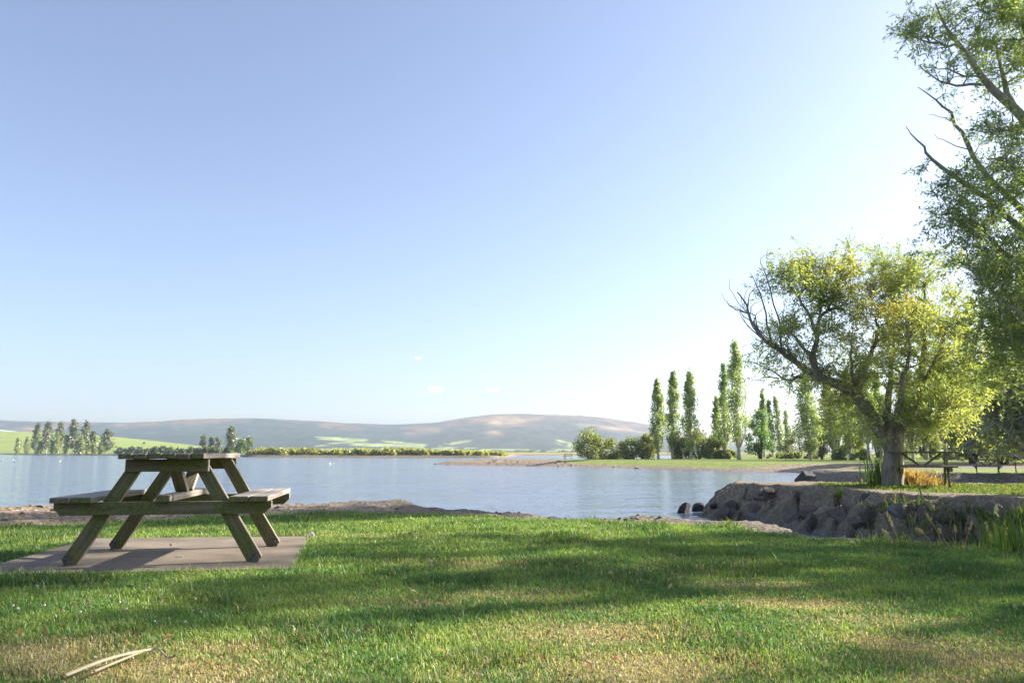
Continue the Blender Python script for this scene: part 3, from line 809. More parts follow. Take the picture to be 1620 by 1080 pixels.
blobs = [(1268, 426, 52, 36, -.4, .9, 1.1), (1325, 412, 30, 40, .2, .8, 1.15), (1242, 462, 30, 36, -.5, .7, .85), (1300, 480, 48, 42, -.2, .9, .6), (1240, 520, 30, 36, -.4, .6, .5), (1264, 575, 38, 22, -.4, .6, .6),
         (1340, 520, 38, 55, .0, 1.1, .8), (1400, 436, 58, 38, .6, 1.3, .85), (1460, 440, 52, 38, .7, 1.3, .85), (1380, 490, 62, 50, .2, 1.6, .85), (1440, 510, 72, 55, .3, 1.8, .85), (1498, 500, 46, 68, .4, 1.4, .85),
         (1360, 570, 55, 40, -.2, 1.4, .85), (1420, 590, 74, 44, .2, 1.7, .85), (1488, 580, 56, 44, .5, 1.4, .95), (1480, 658, 66, 26, -.3, 1.1, .9), (1510, 625, 38, 28, .6, 1., .9), (1532, 560, 20, 46, .9, .8, .8),
         (1345, 640, 48, 32, .1, .9, 1.0), (1440, 632, 60, 28, .2, 1.2, .8), (1495, 678, 48, 18, .2, 1.0, .8), (1528, 600, 24, 50, .6, .8, .9), (1380, 668, 30, 26, -.3, .7, .6), (1310, 612, 36, 20, 0, .7, .7)]
T = clumped(blobs, rs, 175, 6, WY, .13, .33)
def willow_cols(P, rs):
    n = len(P)
    t = np.clip(fbm(P[:, 0] * 1.6 + P[:, 1] * .7, P[:, 2] * 1.6, 3, 3) * 2.2 - .6 + rs.normal(size=n) * .16, 0, 1)[:, None]
    c = 1.12 * PALK * (np.array([.19, .245, .075]) * (1 - t) + np.array([.33, .335, .095]) * t) * rs.uniform(.85, 1.15, (n, 1))
    # an autumn-yellow patch high in the middle of the crown
    pc = aty(1375, 480, WY)
    k = np.exp(-((P[:, 0] - pc[0]) / .75) ** 2 - ((P[:, 2] - pc[2]) / .75) ** 2)[:, None] * (rs.rand(n, 1) < .5)
    return c * (1 - k) + k * np.array([.48, .33, .04]) * rs.uniform(.75, 1.2, (n, 1))
wood, V, F, col = grow(limbs, T, rs, .088, .028, willow_cols, twigs=6, tleaf=12, spread=.46, up=.45, rb=.02)
# tangle of thin shoots at the pollard head and on the big limb
for k in range(420):
    if k < 230: p = aty(rs.uniform(1310, 1400), 0, WY); i = rs.randint(3, 16); p = limbs[1][0][i]
    else: p = tp[rs.randint(10, 16)]
    v = np.array([rs.normal() * .5, rs.normal() * .6, rs.uniform(-.55, 1.0)]); v /= np.linalg.norm(v); L = rs.uniform(.3, .95)
    q = p + v * np.linspace(0, L, 4)[:, None] + rs.normal(size=(4, 3)) * .03
    a, b = tube(q, np.linspace(.008, .003, 4), 3); wood.add(a, b)
wt = empty('willow_tree', wroot_loc, 'leaning pollarded willow with thick trunk and yellow-green crown behind the second picnic table', 'tree')
wo = wood.build('trunk', BARK_WILLOW, wt, smooth=True, loc=None); wo.location = tuple(-wroot_loc)
cr = make_mesh('crown', V, [F], LEAF, wt, col=col); cr.location = tuple(-wroot_loc)

# ---- the tall willow at the right edge (trunk just outside the frame)
BY = 15.0
rs = RS(23)
limbs = [
 (polyline([(1770, 842, 0), (1768, 700, 0), (1750, 560, -.1), (1735, 450, -.1), (1700, 330, -.2)], BY, 20), np.interp(np.linspace(0, 1, 20), [0, .1, 1], [.55, .42, .22])),
 (polyline([(1735, 440, -.1), (1680, 300, -.3), (1625, 195, -.5), (1575, 146, -.6), (1550, 117, -.7), (1523, 78, -.8), (1496, 43, -.9), (1480, 5, -1.0)], BY, 24), np.interp(np.linspace(0, 1, 24), [0, .35, 1], [.16, .09, .010])),
]
S = [
 ([(1715, 380, -.2), (1660, 250, .4), (1600, 160, .7), (1583, 110, .8), (1570, 60, .9)], .13, .012, 14),
 ([(1556, 134, -.6), (1530, 135, -.8), (1507, 134, -1.0), (1476, 124, -1.2), (1455, 105, -1.3)], .035, .007, 10),
 ([(1525, 80, -.8), (1507, 72, -.9), (1480, 68, -1.1), (1447, 60, -1.3), (1425, 45, -1.4)], .032, .007, 10),
 ([(1560, 128, -.6), (1520, 118, -.4), (1490, 108, -.2), (1470, 112, -.2)], .025, .006, 8),
 ([(1735, 450, -.1), (1660, 370, .2), (1577, 292, .5), (1534, 237, .5), (1511, 194, .5), (1488, 163, .4), (1452, 138, .4)], .09, .007, 16),
 ([(1511, 194, .5), (1492, 186, .5), (1468, 182, .5)], .012, .004, 6),
 ([(1534, 237, .5), (1512, 232, .4), (1490, 222, .3), (1478, 212, .3)], .014, .004, 7),
 ([(1740, 480, -.1), (1660, 400, -.5), (1589, 338, -.9), (1523, 288, -1.1), (1476, 253, -1.2), (1458, 226, -1.3), (1433, 200, -1.3)], .08, .006, 16),
 ([(1745, 500, 0), (1660, 450, -.3), (1590, 400, -.6), (1530, 345, -.8), (1490, 340, -1.0)], .07, .008, 14),
 ([(1750, 560, 0), (1680, 540, -.6), (1620, 500, -1.0), (1570, 460, -1.3), (1530, 420, -1.4)], .07, .008, 14),
 ([(1755, 600, 0), (1690, 590, .5), (1620, 560, .9), (1580, 530, 1.1), (1565, 480, 1.2)], .07, .008, 14),
 ([(1720, 400, -.2), (1670, 330, -.8), (1620, 280, -1.1), (1590, 250, -1.2), (1560, 250, -1.3)], .06, .008, 12),
 ([(1700, 330, -.2), (1660, 180, -.2), (1630, 80, -.2), (1610, 10, -.2)], .12, .012, 12),
 ([(1620, 200, -.5), (1590, 205, -.7), (1560, 210, -.9), (1540, 205, -1.0)], .03, .006, 8),
]
for pts, r0, r1, n in S: limbs.append((polyline(pts, BY, n, jit=.02, rs=rs), R(r0, r1, n)))
blobs = [(1520, 25, 50, 35, -.8, .9, 1.), (1470, 25, 45, 35, -1.1, .8, 1.), (1435, 45, 30, 28, -1.3, .6, 1.), (1470, 95, 38, 28, -1.1, .7, .9), (1575, 60, 55, 55, .2, 1.2, 1.1), (1600, 110, 40, 45, .3, 1.2, 1.1), (1540, 110, 35, 35, -.6, .8, .5),
         (1640, 40, 40, 60, 0, 1.2, 1.1), (1560, 195, 32, 20, -.8, .8, .9), (1605, 215, 35, 25, -.6, 1., .9), (1505, 175, 12, 10, .4, .3, .4), (1500, 270, 26, 24, -1.1, .6, .7),
         (1550, 275, 45, 35, .2, 1.1, .9), (1600, 290, 45, 45, -.3, 1.3, 1.), (1500, 320, 38, 28, -1.0, .8, .9), (1550, 350, 55, 40, -.8, 1.2, 1.1), (1610, 370, 45, 45, -.5, 1.4, 1.2), (1475, 335, 18, 18, -1.1, .5, .6),
         (1540, 410, 40, 26, -1.3, .9, 1.), (1600, 440, 55, 50, -.6, 1.5, 1.4), (1580, 500, 40, 40, .3, 1.3, 1.4), (1620, 530, 45, 50, .2, 1.5, 1.5), (1595, 575, 32, 22, .8, 1.0, 1.2), (1680, 420, 60, 100, 0, 1.8, 1.2),
         (1680, 200, 60, 110, 0, 1.8, 1.1), (1690, 560, 50, 60, 0, 1.6, 1.2), (1720, 60, 70, 80, 0, 1.8, 1.0), (1780, 250, 70, 200, 0, 2.2, .8), (1620, -60, 120, 60, 0, 1.8, .8)]
blobs += [(1570, 560, 30, 40, .6, 1.0, 1.1), (1600, 610, 30, 26, .6, .9, .9), (1548, 500, 26, 40, -.5, .9, .9)]
blobs = [(b[0] + (18 if b[0] < 1530 else 8), *b[1:]) for b in blobs]
T = clumped(blobs, rs, 190, 7, BY, .15, .34)
def tall_cols(P, rs):
    return pick_cols(len(P), rs, [(.17, .225, .065), (.135, .19, .058), (.23, .275, .07), (.30, .30, .075)], [.38, .32, .22, .08])
wood, V, F, col = grow(limbs, T, rs, .105, .024, tall_cols, twigs=5, tleaf=13, up=.25, droop=.15, rb=.02)
b0 = limbs[0][0][0].copy(); b0[2] = -.05
tw = empty('willow_tree', b0, 'tall grey-limbed willow leaning in from the right edge with dark narrow leaves', 'tree')
wo = wood.build('trunk', BARK_GREY, tw, smooth=True); wo.location = tuple(-b0)
cr = make_mesh('crown', V, [F], LEAF, tw, col=col); cr.location = tuple(-b0)

# ---- willow outside the frame on the right: crown shaped from a shade map to dapple the lawn
shade_px = [(1500, 905, 200, 40, 1.), (1250, 880, 180, 26, .9), (1000, 868, 160, 18, .8), (1000, 930, 150, 18, .8), (850, 905, 150, 22, .8), (640, 920, 160, 25, .85), (420, 940, 160, 25, .9), (200, 940, 130, 25, .9),
            (60, 925, 120, 18, .9), (620, 970, 170, 18, .7), (760, 960, 90, 14, .7), (1450, 940, 130, 12, .8), (1600, 930, 80, 20, .9), (1540, 1060, 150, 32, .9), (1350, 1060, 120, 24, .7), (1610, 1000, 70, 24, .7), (1480, 1050, 190, 40, 1.), (1560, 1080, 150, 40, 1.),
            (620, 880, 120, 10, .8), (560, 862, 120, 7, .6), (60, 870, 90, 14, .8), (130, 845, 110, 8, .7), (1300, 850, 130, 9, .8), (800, 850, 120, 8, .6), (1130, 905, 130, 14, .85), (950, 850, 60, 6, .6), (1180, 850, 100, 8, .8), (700, 938, 90, 14, .7),
            (1500, 870, 140, 12, .8), (300, 966, 200, 10, .6), (880, 945, 60, 8, .6), (90, 897, 130, 9, .85), (330, 895, 140, 4, .7), (410, 860, 90, 3, .6), (430, 885, 60, 5, .6)]
def shade_at(x, y):
    # project the ground point to photo pixels and look up the shade map
    v = np.stack([x, y, -CAM_Z * np.ones_like(x)], -1)
    zc = v[:, 1] * CP + v[:, 2] * SP; yc = -v[:, 1] * SP + v[:, 2] * CP
    ok = zc > .3
    px = 810 + FPX * v[:, 0] / np.where(ok, zc, 1); py = 540 - FPX * yc / np.where(ok, zc, 1)
    s = np.zeros(len(x))
    for (cx, cy, rx, ry, a) in shade_px:
        s = np.maximum(s, a * np.exp(-(((px - cx) / rx) ** 2 + ((py - cy) / ry) ** 2) ** 1.5))
    s = np.where(ok & (y > .5), s, .45)
    s = np.where((px < -60) | (px > 1680) | (py > 1120), .5, s)
    return s
rs = RS(37)
ob = np.array([16.8, 4.4, -.03])
n = 26000
v = rs.normal(size=(n, 3)); v /= np.linalg.norm(v, axis=1, keepdims=True); v *= (rs.rand(n, 1) ** (1 / 3))
cand = np.array([14.2, 9.4, 6.2]) + v * np.array([5.2, 4.2, 4.2])
k = cand[:, 2] / SUN[2]
sx = cand[:, 0] - SUN[0] * k; sy = cand[:, 1] - SUN[1] * k
sh = shade_at(sx, sy)
infr = (cand[:, 0] < .70 * cand[:, 1] + 1.0)
keep = (sh > .42) & ~infr
cand = cand[keep]; print('shade clusters', len(cand))
cand = cand[rs.permutation(len(cand))[:1150]]
def lin(a, b, n=12): return np.array(a) + (np.array(b) - np.array(a)) * np.linspace(0, 1, n)[:, None]
limbs = [(lin(ob, (14.2, 9.0, 3.2)), R(.5, .36, 12))]
for (e, r0) in [((10.8, 9.5, 7.5), .07), ((16.8, 8.0, 8.0), .18), ((17.5, 11.5, 7.0), .16), ((13.5, 12, 8.0), .16), ((14.2, 9.3, 9.8), .2), ((11.0, 11.0, 5.0), .07), ((17.5, 7.0, 5.0), .12)]:
    limbs.append((lin((14.2, 9.0, 2.9), e, 14) + np.array([0, 0, 1.0]) * (np.sin(np.linspace(0, math.pi, 14)) * .5)[:, None], R(r0, .02, 14)))
wood, V, F, col = grow(limbs, cand, rs, .17, .055, tall_cols, twigs=4, tleaf=11, up=.2, rb=.016, spread=.3)
ot = empty('willow_tree', ob, 'unseen broad willow right of the lawn, crown shaped to cast its shade', 'tree')
wo = wood.build('trunk', BARK_GREY, ot, smooth=True); wo.location = tuple(-ob)
cr = make_mesh('crown', V, [F], LEAF, ot, col=col); cr.location = tuple(-ob)

# ---- clumpy far foliage
def clump_cloud(centers, radii, nleaf, size, rs, pal, w=None, elong=(1, 1, 1), var=.22):
    k = rs.randint(0, len(centers), nleaf)
    g = rs.normal(size=(nleaf, 3)); g /= np.linalg.norm(g, axis=1, keepdims=True); g *= rs.rand(nleaf, 1) ** .45
    P = centers[k] + g * radii[k][:, None] * np.array(elong)
    D = g * .6 + rs.normal(size=(nleaf, 3)) * .8
    V, F = leaf_quads(P, D, size * rs.uniform(.6, 1.4, nleaf), size * .62 * rs.uniform(.6, 1.4, nleaf), rs)
    tint = rs.uniform(.8, 1.2, (len(centers), 1))
    col = pick_cols(nleaf, rs, pal, w, var) * tint[k]
    return V, F, np.repeat(col, 4, axis=0)

POP = [(.22, .285, .105), (.27, .32, .12), (.18, .245, .095), (.32, .345, .13)]
def poplar(px, ytop, Y, wpx, label, seed, group, base=None, trunkfrac=.1, pal=POP, nleaf=3600, bot=1.0, name='poplar_tree', leafs=None):
    rs = RS(seed)
    p = aty(px, 716, Y); zb = on_park(p[0], Y) - .1 if base is None else base
    zt = aty(px, ytop, Y)[2]; H = zt - zb
    Rm = 1.15 * wpx / FPX * Y / 2
    root = empty(name, (p[0], Y, zb), label, 'tree', group, rz=rs.rand() * 6)
    lean = rs.normal(size=2) * .022 * H
    n = 12; u = np.linspace(0, 1, n)
    path = np.stack([lean[0] * u ** 2, lean[1] * u ** 2, u * H * .96], -1)
    mb = MB(); tr = max(.016 * H, .14)
    V, F = tube(path, np.interp(u, [0, .06, 1], [tr * 1.35, tr, .02]), 8); mb.add(V, F)
    nb = 60; nleaf = int(nleaf * 1.1); Rm = Rm * rs.uniform(.9, 1.15)
    cs = []; rr = []
    for k in range(nb * 2):
        t = rs.uniform(trunkfrac, 1.0) ** .95
        tt = (t - trunkfrac) / (1 - trunkfrac)
        r = Rm * (min(1, tt * 3.2 + .35) if bot else 1) * (1 - tt ** 2.6) ** .8
        a = rs.rand() * 6.283; q = r * (rs.rand() ** .5) * .86
        c = np.array([lean[0] * t * t + q * math.cos(a), lean[1] * t * t + q * math.sin(a), t * H])
        cs.append(c); rr.append(max(.20 * Rm, .52 * r * rs.uniform(.3, 1.0)))
        if k % 2 == 0:
            s = np.array([0, 0, max(c[2] - (2.0 + q * 2.6), H * trunkfrac * .6)]); s[:2] += lean * (s[2] / H) ** 2
            uu = np.linspace(0, 1, 5)[:, None]; bp = s + (c - s) * uu; bp[:, :2] += (c - s)[:2] * (.25 * np.sin(uu * math.pi))
            V, F = tube(bp, np.linspace(tr * .28, .02, 5), 4); mb.add(V, F)
    cs = np.array(cs); rr = np.array(rr)
    mb.build('trunk', BARK_POPLAR, root, smooth=True)
    ls = leafs or max(.26, Y * .0026)
    V, F, col = clump_cloud(cs, rr, nleaf, ls, rs, pal, elong=(1, 1, 1.9))
    make_mesh('crown', V, [F], LEAF, root, col=col)
    return root
GP = 'tall poplars along the far side of the bay'
poplar(1041, 602, 118, 25, 'leftmost poplar of the pair nearest the spit, slightly shorter than its twin', 101, GP, trunkfrac=.16)
poplar(1064, 589, 120, 22, 'slim poplar close beside the leftmost poplar, second from the spit', 102, GP, trunkfrac=.14)
poplar(1093, 586, 117, 23, 'slim poplar standing alone in the gap between two poplar groups', 103, GP, trunkfrac=.12)
poplar(1134, 627, 122, 16, 'short thin poplar at the left foot of the tallest group', 104, GP, nleaf=2200)
poplar(1147, 577, 118, 24, 'tall narrow poplar just left of the tallest poplar', 105, GP, trunkfrac=.1)
poplar(1169, 541, 108, 38, 'tallest and fullest poplar with a stout bare trunk by the beach', 106, GP, trunkfrac=.14, nleaf=5200)
poplar(1282, 592, 100, 40, 'bushy poplar standing alone left of the willow trunk, half behind its low limb', 107, GP, trunkfrac=.12, nleaf=5200)
poplar(1209, 617, 185, 15, 'distant thin poplar rising above the dark round tree', 108, GP, nleaf=1500, pal=[(.20, .25, .08), (.16, .21, .07)])
poplar(1222, 634, 190, 13, 'distant thin poplar second from the dark round tree', 109, GP, nleaf=1200, pal=[(.20, .25, .08), (.16, .21, .07)])
poplar(1234, 628, 190, 13, 'distant thin poplar in the middle of the hazy far trio', 110, GP, nleaf=1200, pal=[(.20, .25, .08), (.16, .21, .07)])
poplar(1247, 650, 195, 11, 'shortest of the distant thin poplars left of the bushy one', 111, GP, nleaf=900, pal=[(.20, .25, .08), (.16, .21, .07)])
GR = 'poplar row receding behind the willow'
row = [(1318, 600, 112, 30, 1), (1345, 585, 104, 30, 1), (1374, 580, 96, 32, 2), (1362, 600, 112, 28, 1), (1395, 590, 118, 26, 1), (1444, 585, 92, 32, 1), (1466, 580, 104, 30, 1), (1481, 590, 112, 28, 1), (1496, 575, 92, 32, 2),
       (1515, 590, 100, 30, 1), (1529, 580, 108, 30, 1), (1545, 570, 84, 34, 2), (1572, 575, 90, 34, 1), (1600, 570, 84, 36, 1), (1632, 560, 84, 36, 1), (1670, 560, 84, 36, 1), (1588, 500, 76, 40, 1), (1640, 440, 75, 46, 1), (1700, 430, 76, 50, 1), (1760, 420, 77, 50, 1), (1810, 420, 72, 50, 1), (1860, 420, 74, 50, 1)]
for k, (px, yt, Y, w, q) in enumerate(row):
    poplar(px, yt, Y, w * 1.25, 'poplar with pale bare lower trunk in the row behind the willow', 120 + k, GR, trunkfrac=.27 if q == 2 else .19, nleaf=4200, pal=[(.20, .26, .045), (.26, .31, .055), (.14, .20, .045)])
for k, (x, y) in enumerate([(88, 96), (96, 90), (103, 104), (82, 70), (92, 66), (70, 60), (112, 88), (118, 100), (66, 84), (60, 74)]):
    poplar(810 + x / y * FPX * .99, 540 - 0 + (-20), y, 40, 'poplar with pale bare lower trunk in the row behind the willow', 150 + k, GR, trunkfrac=.2, nleaf=1600)

def bush(px, Y, ytop, wpx, label, seed, group, pal, cat='shrub', name='shrub', zb=None, nleaf=2400, leafs=None, ncl=26, stem=BARK_DARK, depth=None, flat=.75):
    rs = RS(seed)
    p = aty(px, 716, Y); zb = (on_park(p[0], Y) - .05) if zb is None else zb
    H = aty(px, ytop, Y)[2] - zb; Rm = wpx / FPX * Y / 2
    root = empty(name, (p[0], Y, zb), label, cat, group, rz=rs.rand() * 6)
    cs = []; rr = []; mb = MB()
    for k in range(ncl):
        t = rs.uniform(.12, .98); a = rs.rand() * 6.283
        r = Rm * (1 - max(0, t - .35) ** 2 * 2.0) ** .5 * .85 * (rs.rand() ** .5)
        c = np.array([r * math.cos(a), r * math.sin(a), t * H * .88]); cs.append(c); rr.append(min(Rm, H * .6) * rs.uniform(.22, .42))
        if k % 2 == 0:
            s = np.array([r * .15 * math.cos(a), r * .15 * math.sin(a), 0]); uu = np.linspace(0, 1, 5)[:, None]
            bp = s + (c - s) * uu; bp[:, 2] += (np.sin(uu * math.pi) * .12 * H)[:, 0]
            V, F = tube(bp, np.linspace(max(.012 * H, .02), .01, 5), 4); mb.add(V, F)
    mb.build('stems', stem, root, smooth=True)
    V, F, col = clump_cloud(np.array(cs), np.array(rr), nleaf, leafs or max(.16, Y * .0024), rs, pal)
    V[:, 2] = np.maximum(V[:, 2], .02)
    make_mesh('foliage', V, [F], LEAF, root, col=col)
    return root
OL = [(.19, .21, .07), (.16, .185, .065), (.24, .24, .08), (.13, .16, .055)]
GB = 'olive shrubs under the far poplars'
bush(934, 122, 675, 60, 'round olive tree at the water end of the far hedge', 201, None, OL, 'tree', 'round_tree', nleaf=4800, ncl=34)
for k, (px, yt, w, l) in enumerate([(972, 692, 40, 'low olive shrub right against the round tree at the hedge end'), (1000, 690, 44, 'low olive shrub in the middle of the hedge before the first poplar'), (1024, 685, 36, 'olive shrub touching the foot of the leftmost poplar'),
                         (1076, 690, 30, 'olive shrub filling the gap below the slim poplars'), (1105, 681, 42, 'rounded olive shrub just right of the lone slim poplar'), (1126, 690, 26, 'small olive shrub beside the short thin poplar'), (1150, 712, 34, 'low grey-green bush at the foot of the tallest poplar')]):
    bush(px, 124 - k, yt, w * 1.35, l, 210 + k, GB, OL, nleaf=3000)
bush(1203, 125, 640, 44, 'dense dark green round tree behind the tallest poplar', 230, None, [(.12, .20, .06), (.10, .17, .055), (.15, .23, .065)], 'tree', 'round_tree', nleaf=4200, ncl=34)
bush(1300, 116, 660, 34, 'brownish bushy tree between the bushy poplar and the willow', 231, None, [(.10, .10, .035), (.13, .115, .035), (.07, .08, .03)], 'tree', 'round_tree', nleaf=2600)
for k, (px, yt, w) in enumerate([(1232, 716, 40), (1258, 715, 34), (1284, 716, 30)]):
    bush(px, 128, yt, w, ['low hedge bush between the dark round tree and lone bushy poplar, leftmost', 'low hedge bush between the dark round tree and lone bushy poplar, middle one', 'low hedge bush behind the trunk of the bushy poplar'][k], 240 + k, 'low hedge behind the far lawn', OL, nleaf=900, ncl=14)
for k, (px, yt, w, Y) in enumerate([(1268, 668, 40, 175), (1250, 690, 30, 180)]):
    bush(px, Y, yt, w, ['hazy spreading tree far behind the hedge left of the bushy poplar', 'smaller hazy tree far behind the hedge'][k], 250 + k, None, [(.11, .13, .055), (.14, .15, .06)], 'tree', 'round_tree', nleaf=900, ncl=14)
for k, (px, yt, w, Y, l) in enumerate([(1335, 706, 40, 100, 'flax-like grey-green bush below the poplar row, leftmost'), (1362, 708, 36, 104, 'grey-green bush below the prominent pale poplar trunk'), (1420, 705, 40, 108, 'dark bush seen right behind the willow trunk'),
                                    (1480, 700, 44, 112, 'shrub under the poplar row right of the willow trunk'), (1512, 704, 36, 110, 'shrub beside the sky gap under the poplar row'), (1560, 690, 70, 104, 'wide shrub under the poplar row near the right edge'), (1610, 690, 60, 96, 'dark shrub at the right edge under the poplar row')]):
    bush(px, Y, yt, w, l, 260 + k, 'undergrowth along the poplar row', [(.14, .17, .065), (.18, .20, .075), (.11, .14, .055)], nleaf=1700)
# dark mass of trees behind the row so little sky shows low down
for k, (px, yt, w, Y) in enumerate([(1322, 640, 50, 140), (1352, 620, 56, 150), (1390, 625, 60, 145), (1425, 630, 60, 150), (1460, 630, 60, 148), (1515, 625, 50, 142), (1548, 620, 60, 140), (1590, 600, 80, 130), (1660, 580, 90, 125)]):
    bush(px, Y, yt, w, 'shadowed green tree filling the gaps behind the poplar row', 280 + k, 'background trees behind the poplar row', [(.19, .24, .08), (.24, .28, .09), (.29, .32, .10)], 'tree', 'round_tree', nleaf=4200)

for k, (px, yt, w, Y, l) in enumerate([(1585, 575, 110, 66, 'pale olive spreading tree filling the view behind the grey-stemmed tree'), (1535, 600, 70, 70, 'pale olive rounded tree between the willow crown and the grey-stemmed tree'), (1650, 540, 120, 62, 'pale olive tree cut by the right edge behind the grey-stemmed tree')]):
    bush(px, Y, yt, w, l, 295 + k, None, [(.20, .22, .08), (.25, .26, .09), (.16, .185, .07)], 'tree', 'round_tree', nleaf=7000, ncl=44, leafs=.26)
# ---- grey-stemmed weeping bush at the right edge, middle distance
rs = RS(61); CY = 27.0
cb = aty(1650, 716, CY); cb[2] = -.2
cb = np.array([cb[0], CY, 0.0]); 
zc = min(on_park(cb[0], 37.0), 0)
CY = 38.0; cb = np.array([aty(1648, 716, CY)[0], CY, on_park(aty(1648, 716, CY)[0], CY) - .05])
limbs = [(polyline([(1648, 752, 0), (1640, 720, 0), (1628, 690, 0), (1622, 650, 0), (1612, 600, 0)], CY, 12), R(.34, .12, 12))]
for k in range(46):
    s = limbs[0][0][rs.randint(2, 9)]
    e = aty(rs.uniform(1515, 1600), rs.uniform(630, 722), CY + rs.uniform(-2.2, 1.2))
    u = np.linspace(0, 1, 9)[:, None]; pth = s + (e - s) * u; pth[:, 2] += (np.sin(u[:, 0] * math.pi) * rs.uniform(.1, .7)); pth[1:] += rs.normal(size=(8, 3)) * .05
    limbs.append((pth, R(.045, .012, 9)))
for (px, py, d) in [(1570, 580, -1), (1600, 560, .5), (1640, 570, 0), (1560, 620, .8), (1590, 620, -1.5), (1680, 600, 0)]:
    limbs.append((polyline([(1628, 690, 0), ((1628 + px) / 2, (690 + py) / 2 - 12, d * .5), (px, py, d)], CY, 10), R(.1, .02, 10)))
T = blob_targets([(1590, 610, 50, 40, 0, 2.2, 1.), (1570, 640, 38, 28, -.5, 2, .8), (1620, 640, 50, 60, 0, 2.4, 1.1), (1690, 630, 60, 70, 0, 2.5, 1), (1600, 690, 50, 30, .8, 1.5, .6), (1560, 600, 22, 30, 0, 1.5, .7)], rs, 420, CY)
wood, V, F, col = grow(limbs, T, rs, .26, .085, lambda P, r: pick_cols(len(P), r, [(.19, .21, .075), (.24, .245, .08), (.14, .165, .06)]), twigs=5, tleaf=12, up=.3, rb=.03, spread=.7)
gt = empty('willow_tree', cb, 'dense dark tree with grey bare drooping stems behind the far picnic tables', 'tree')
wo = wood.build('trunk', BARK_GREY, gt, smooth=True); wo.location = tuple(-cb)
cr = make_mesh('crown', V, [F], LEAF, gt, col=col); cr.location = tuple(-cb)

# ---- trees on the far left shore
GE = 'tall dark gum trees on the far left shore'
def shore_y(px): return gnd(px, float(interp(SHORE, px)), WATER_Z)[1]
DG = [(.09, .11, .05), (.12, .14, .06), (.17, .17, .075)]
LG = [(.23, .26, .09), (.27, .29, .10), (.19, .225, .08)]
gums = [(55, 671, 11, 'leftmost tall dark gum tree on the far left shore'), (73, 668, 16, 'broad dark gum tree second from the left in the far clump'), (92, 670, 13, 'dark gum tree third from the left in the far clump'), (115, 665, 15, 'tallest dark gum tree in the middle of the far clump'), (132, 669, 14, 'dark gum tree just right of the tallest in the far clump'), (146, 683, 10, 'short dark gum tree between the far clump and its last tree'), (168, 681, 18, 'round-topped dark gum tree at the right end of the far clump')]
for k, (px, yt, w, l) in enumerate(gums):
    Y = shore_y(px) + 22
    poplar(px, yt, Y, w, l, 300 + k, GE, base=.0, trunkfrac=.2, pal=DG, nleaf=750, name='gum_tree', leafs=1.7)
GL = 'pale young poplars in front of the far gum trees'
for k, (px, yt) in enumerate([(28, 693), (42, 692), (58, 690), (63, 699), (82, 697), (89, 686), (104, 688), (122, 698), (128, 690), (139, 699), (149, 690), (160, 702)]):
    Y = shore_y(px) + 12
    poplar(px, yt, Y, 9, 'pale slim poplar along the far left shore below the gums', 320 + k, GL, base=.0, trunkfrac=.04, pal=LG, nleaf=420, leafs=1.5)
bush(227, 1080, 699, 6, 'single small round tree alone on the green far pasture', 340, None, DG, 'tree', 'round_tree', zb=float(aty(227, 706, 1080)[2]), nleaf=260, leafs=1.7, ncl=8)
GH = 'dark hedge bushes along the far shore'
for k, px in enumerate(np.arange(188, 362, 11.5)):
    Y = shore_y(px) + 14
    bush(px, Y, 709.5 - 3.5 * RS(int(px)).rand(), 15, 'dark hedge bush in the row along the far left shore', 350 + k, GH, [(.06, .085, .032), (.085, .11, .04), (.12, .13, .045)], zb=-.1, nleaf=420, leafs=1.25, ncl=12)
for k, (px, yt, w, Y, pal, l) in enumerate([(320, 686, 12, 640, DG, 'dark tree at the left of the small group at the end of the pasture'), (334, 690, 8, 640, DG, 'small dark tree in the middle of the group at the pasture end'), (344, 691, 10, 640, DG, 'small dark tree beside the tall one at the pasture end'),
                                       (365, 676, 17, 470, DG, 'tall ragged dark tree at the end of the green pasture'), (382, 694, 24, 440, [(.08, .12, .035), (.10, .14, .04)], 'round mid-green tree beside the tall ragged one'), (393, 688, 12, 480, DG, 'dark tree behind the round mid-green tree')]):
    if k in (3,): poplar(px, yt, Y, w, l, 370 + k, None, base=0, trunkfrac=.2, pal=pal, nleaf=900, name='gum_tree', leafs=1.3)
    else: bush(px, Y, yt, w, l, 370 + k, None, pal, 'tree', 'round_tree', zb=.0 if Y < 600 else float(aty(px, 709, Y)[2]), nleaf=700, leafs=1.3)
YW = [(.30, .285, .075), (.25, .265, .075), (.34, .31, .08), (.20, .22, .07)]
GY = 'yellow-green willow shrubs along the far shore'
rsy = RS(5)
for k, px in enumerate(list(np.arange(398, 800, 8.5))):
    Y = shore_y(px) + 9 + rsy.rand() * 8
    yt = interp([(398, 710), (440, 709), (500, 712), (600, 711), (640, 710), (700, 713), (800, 716.5)], px) + rsy.uniform(-1.5, 1.2)
    bush(px, Y, float(yt) + rsy.choice([0, 0, 1.2, -1.0]), rsy.uniform(12, 30), 'yellow-green willow shrub in the band along the far shore', 400 + k, GY, YW, zb=-.3, nleaf=620, leafs=.8, ncl=14)
for k, px in enumerate(np.arange(404, 796, 12.5)):
    Y = shore_y(px) + 26 + rsy.rand() * 14
    yt = interp([(398, 709.5), (440, 708.5), (500, 711.5), (600, 710.5), (640, 709.5), (700, 712.5), (800, 716)], px) + rsy.uniform(-.8, 1.2)
    bush(px, Y, float(yt), rsy.uniform(20, 34), 'yellow-green willow shrub in the band along the far shore', 520 + k, GY, YW, zb=-.2, nleaf=620, leafs=.9, ncl=14)
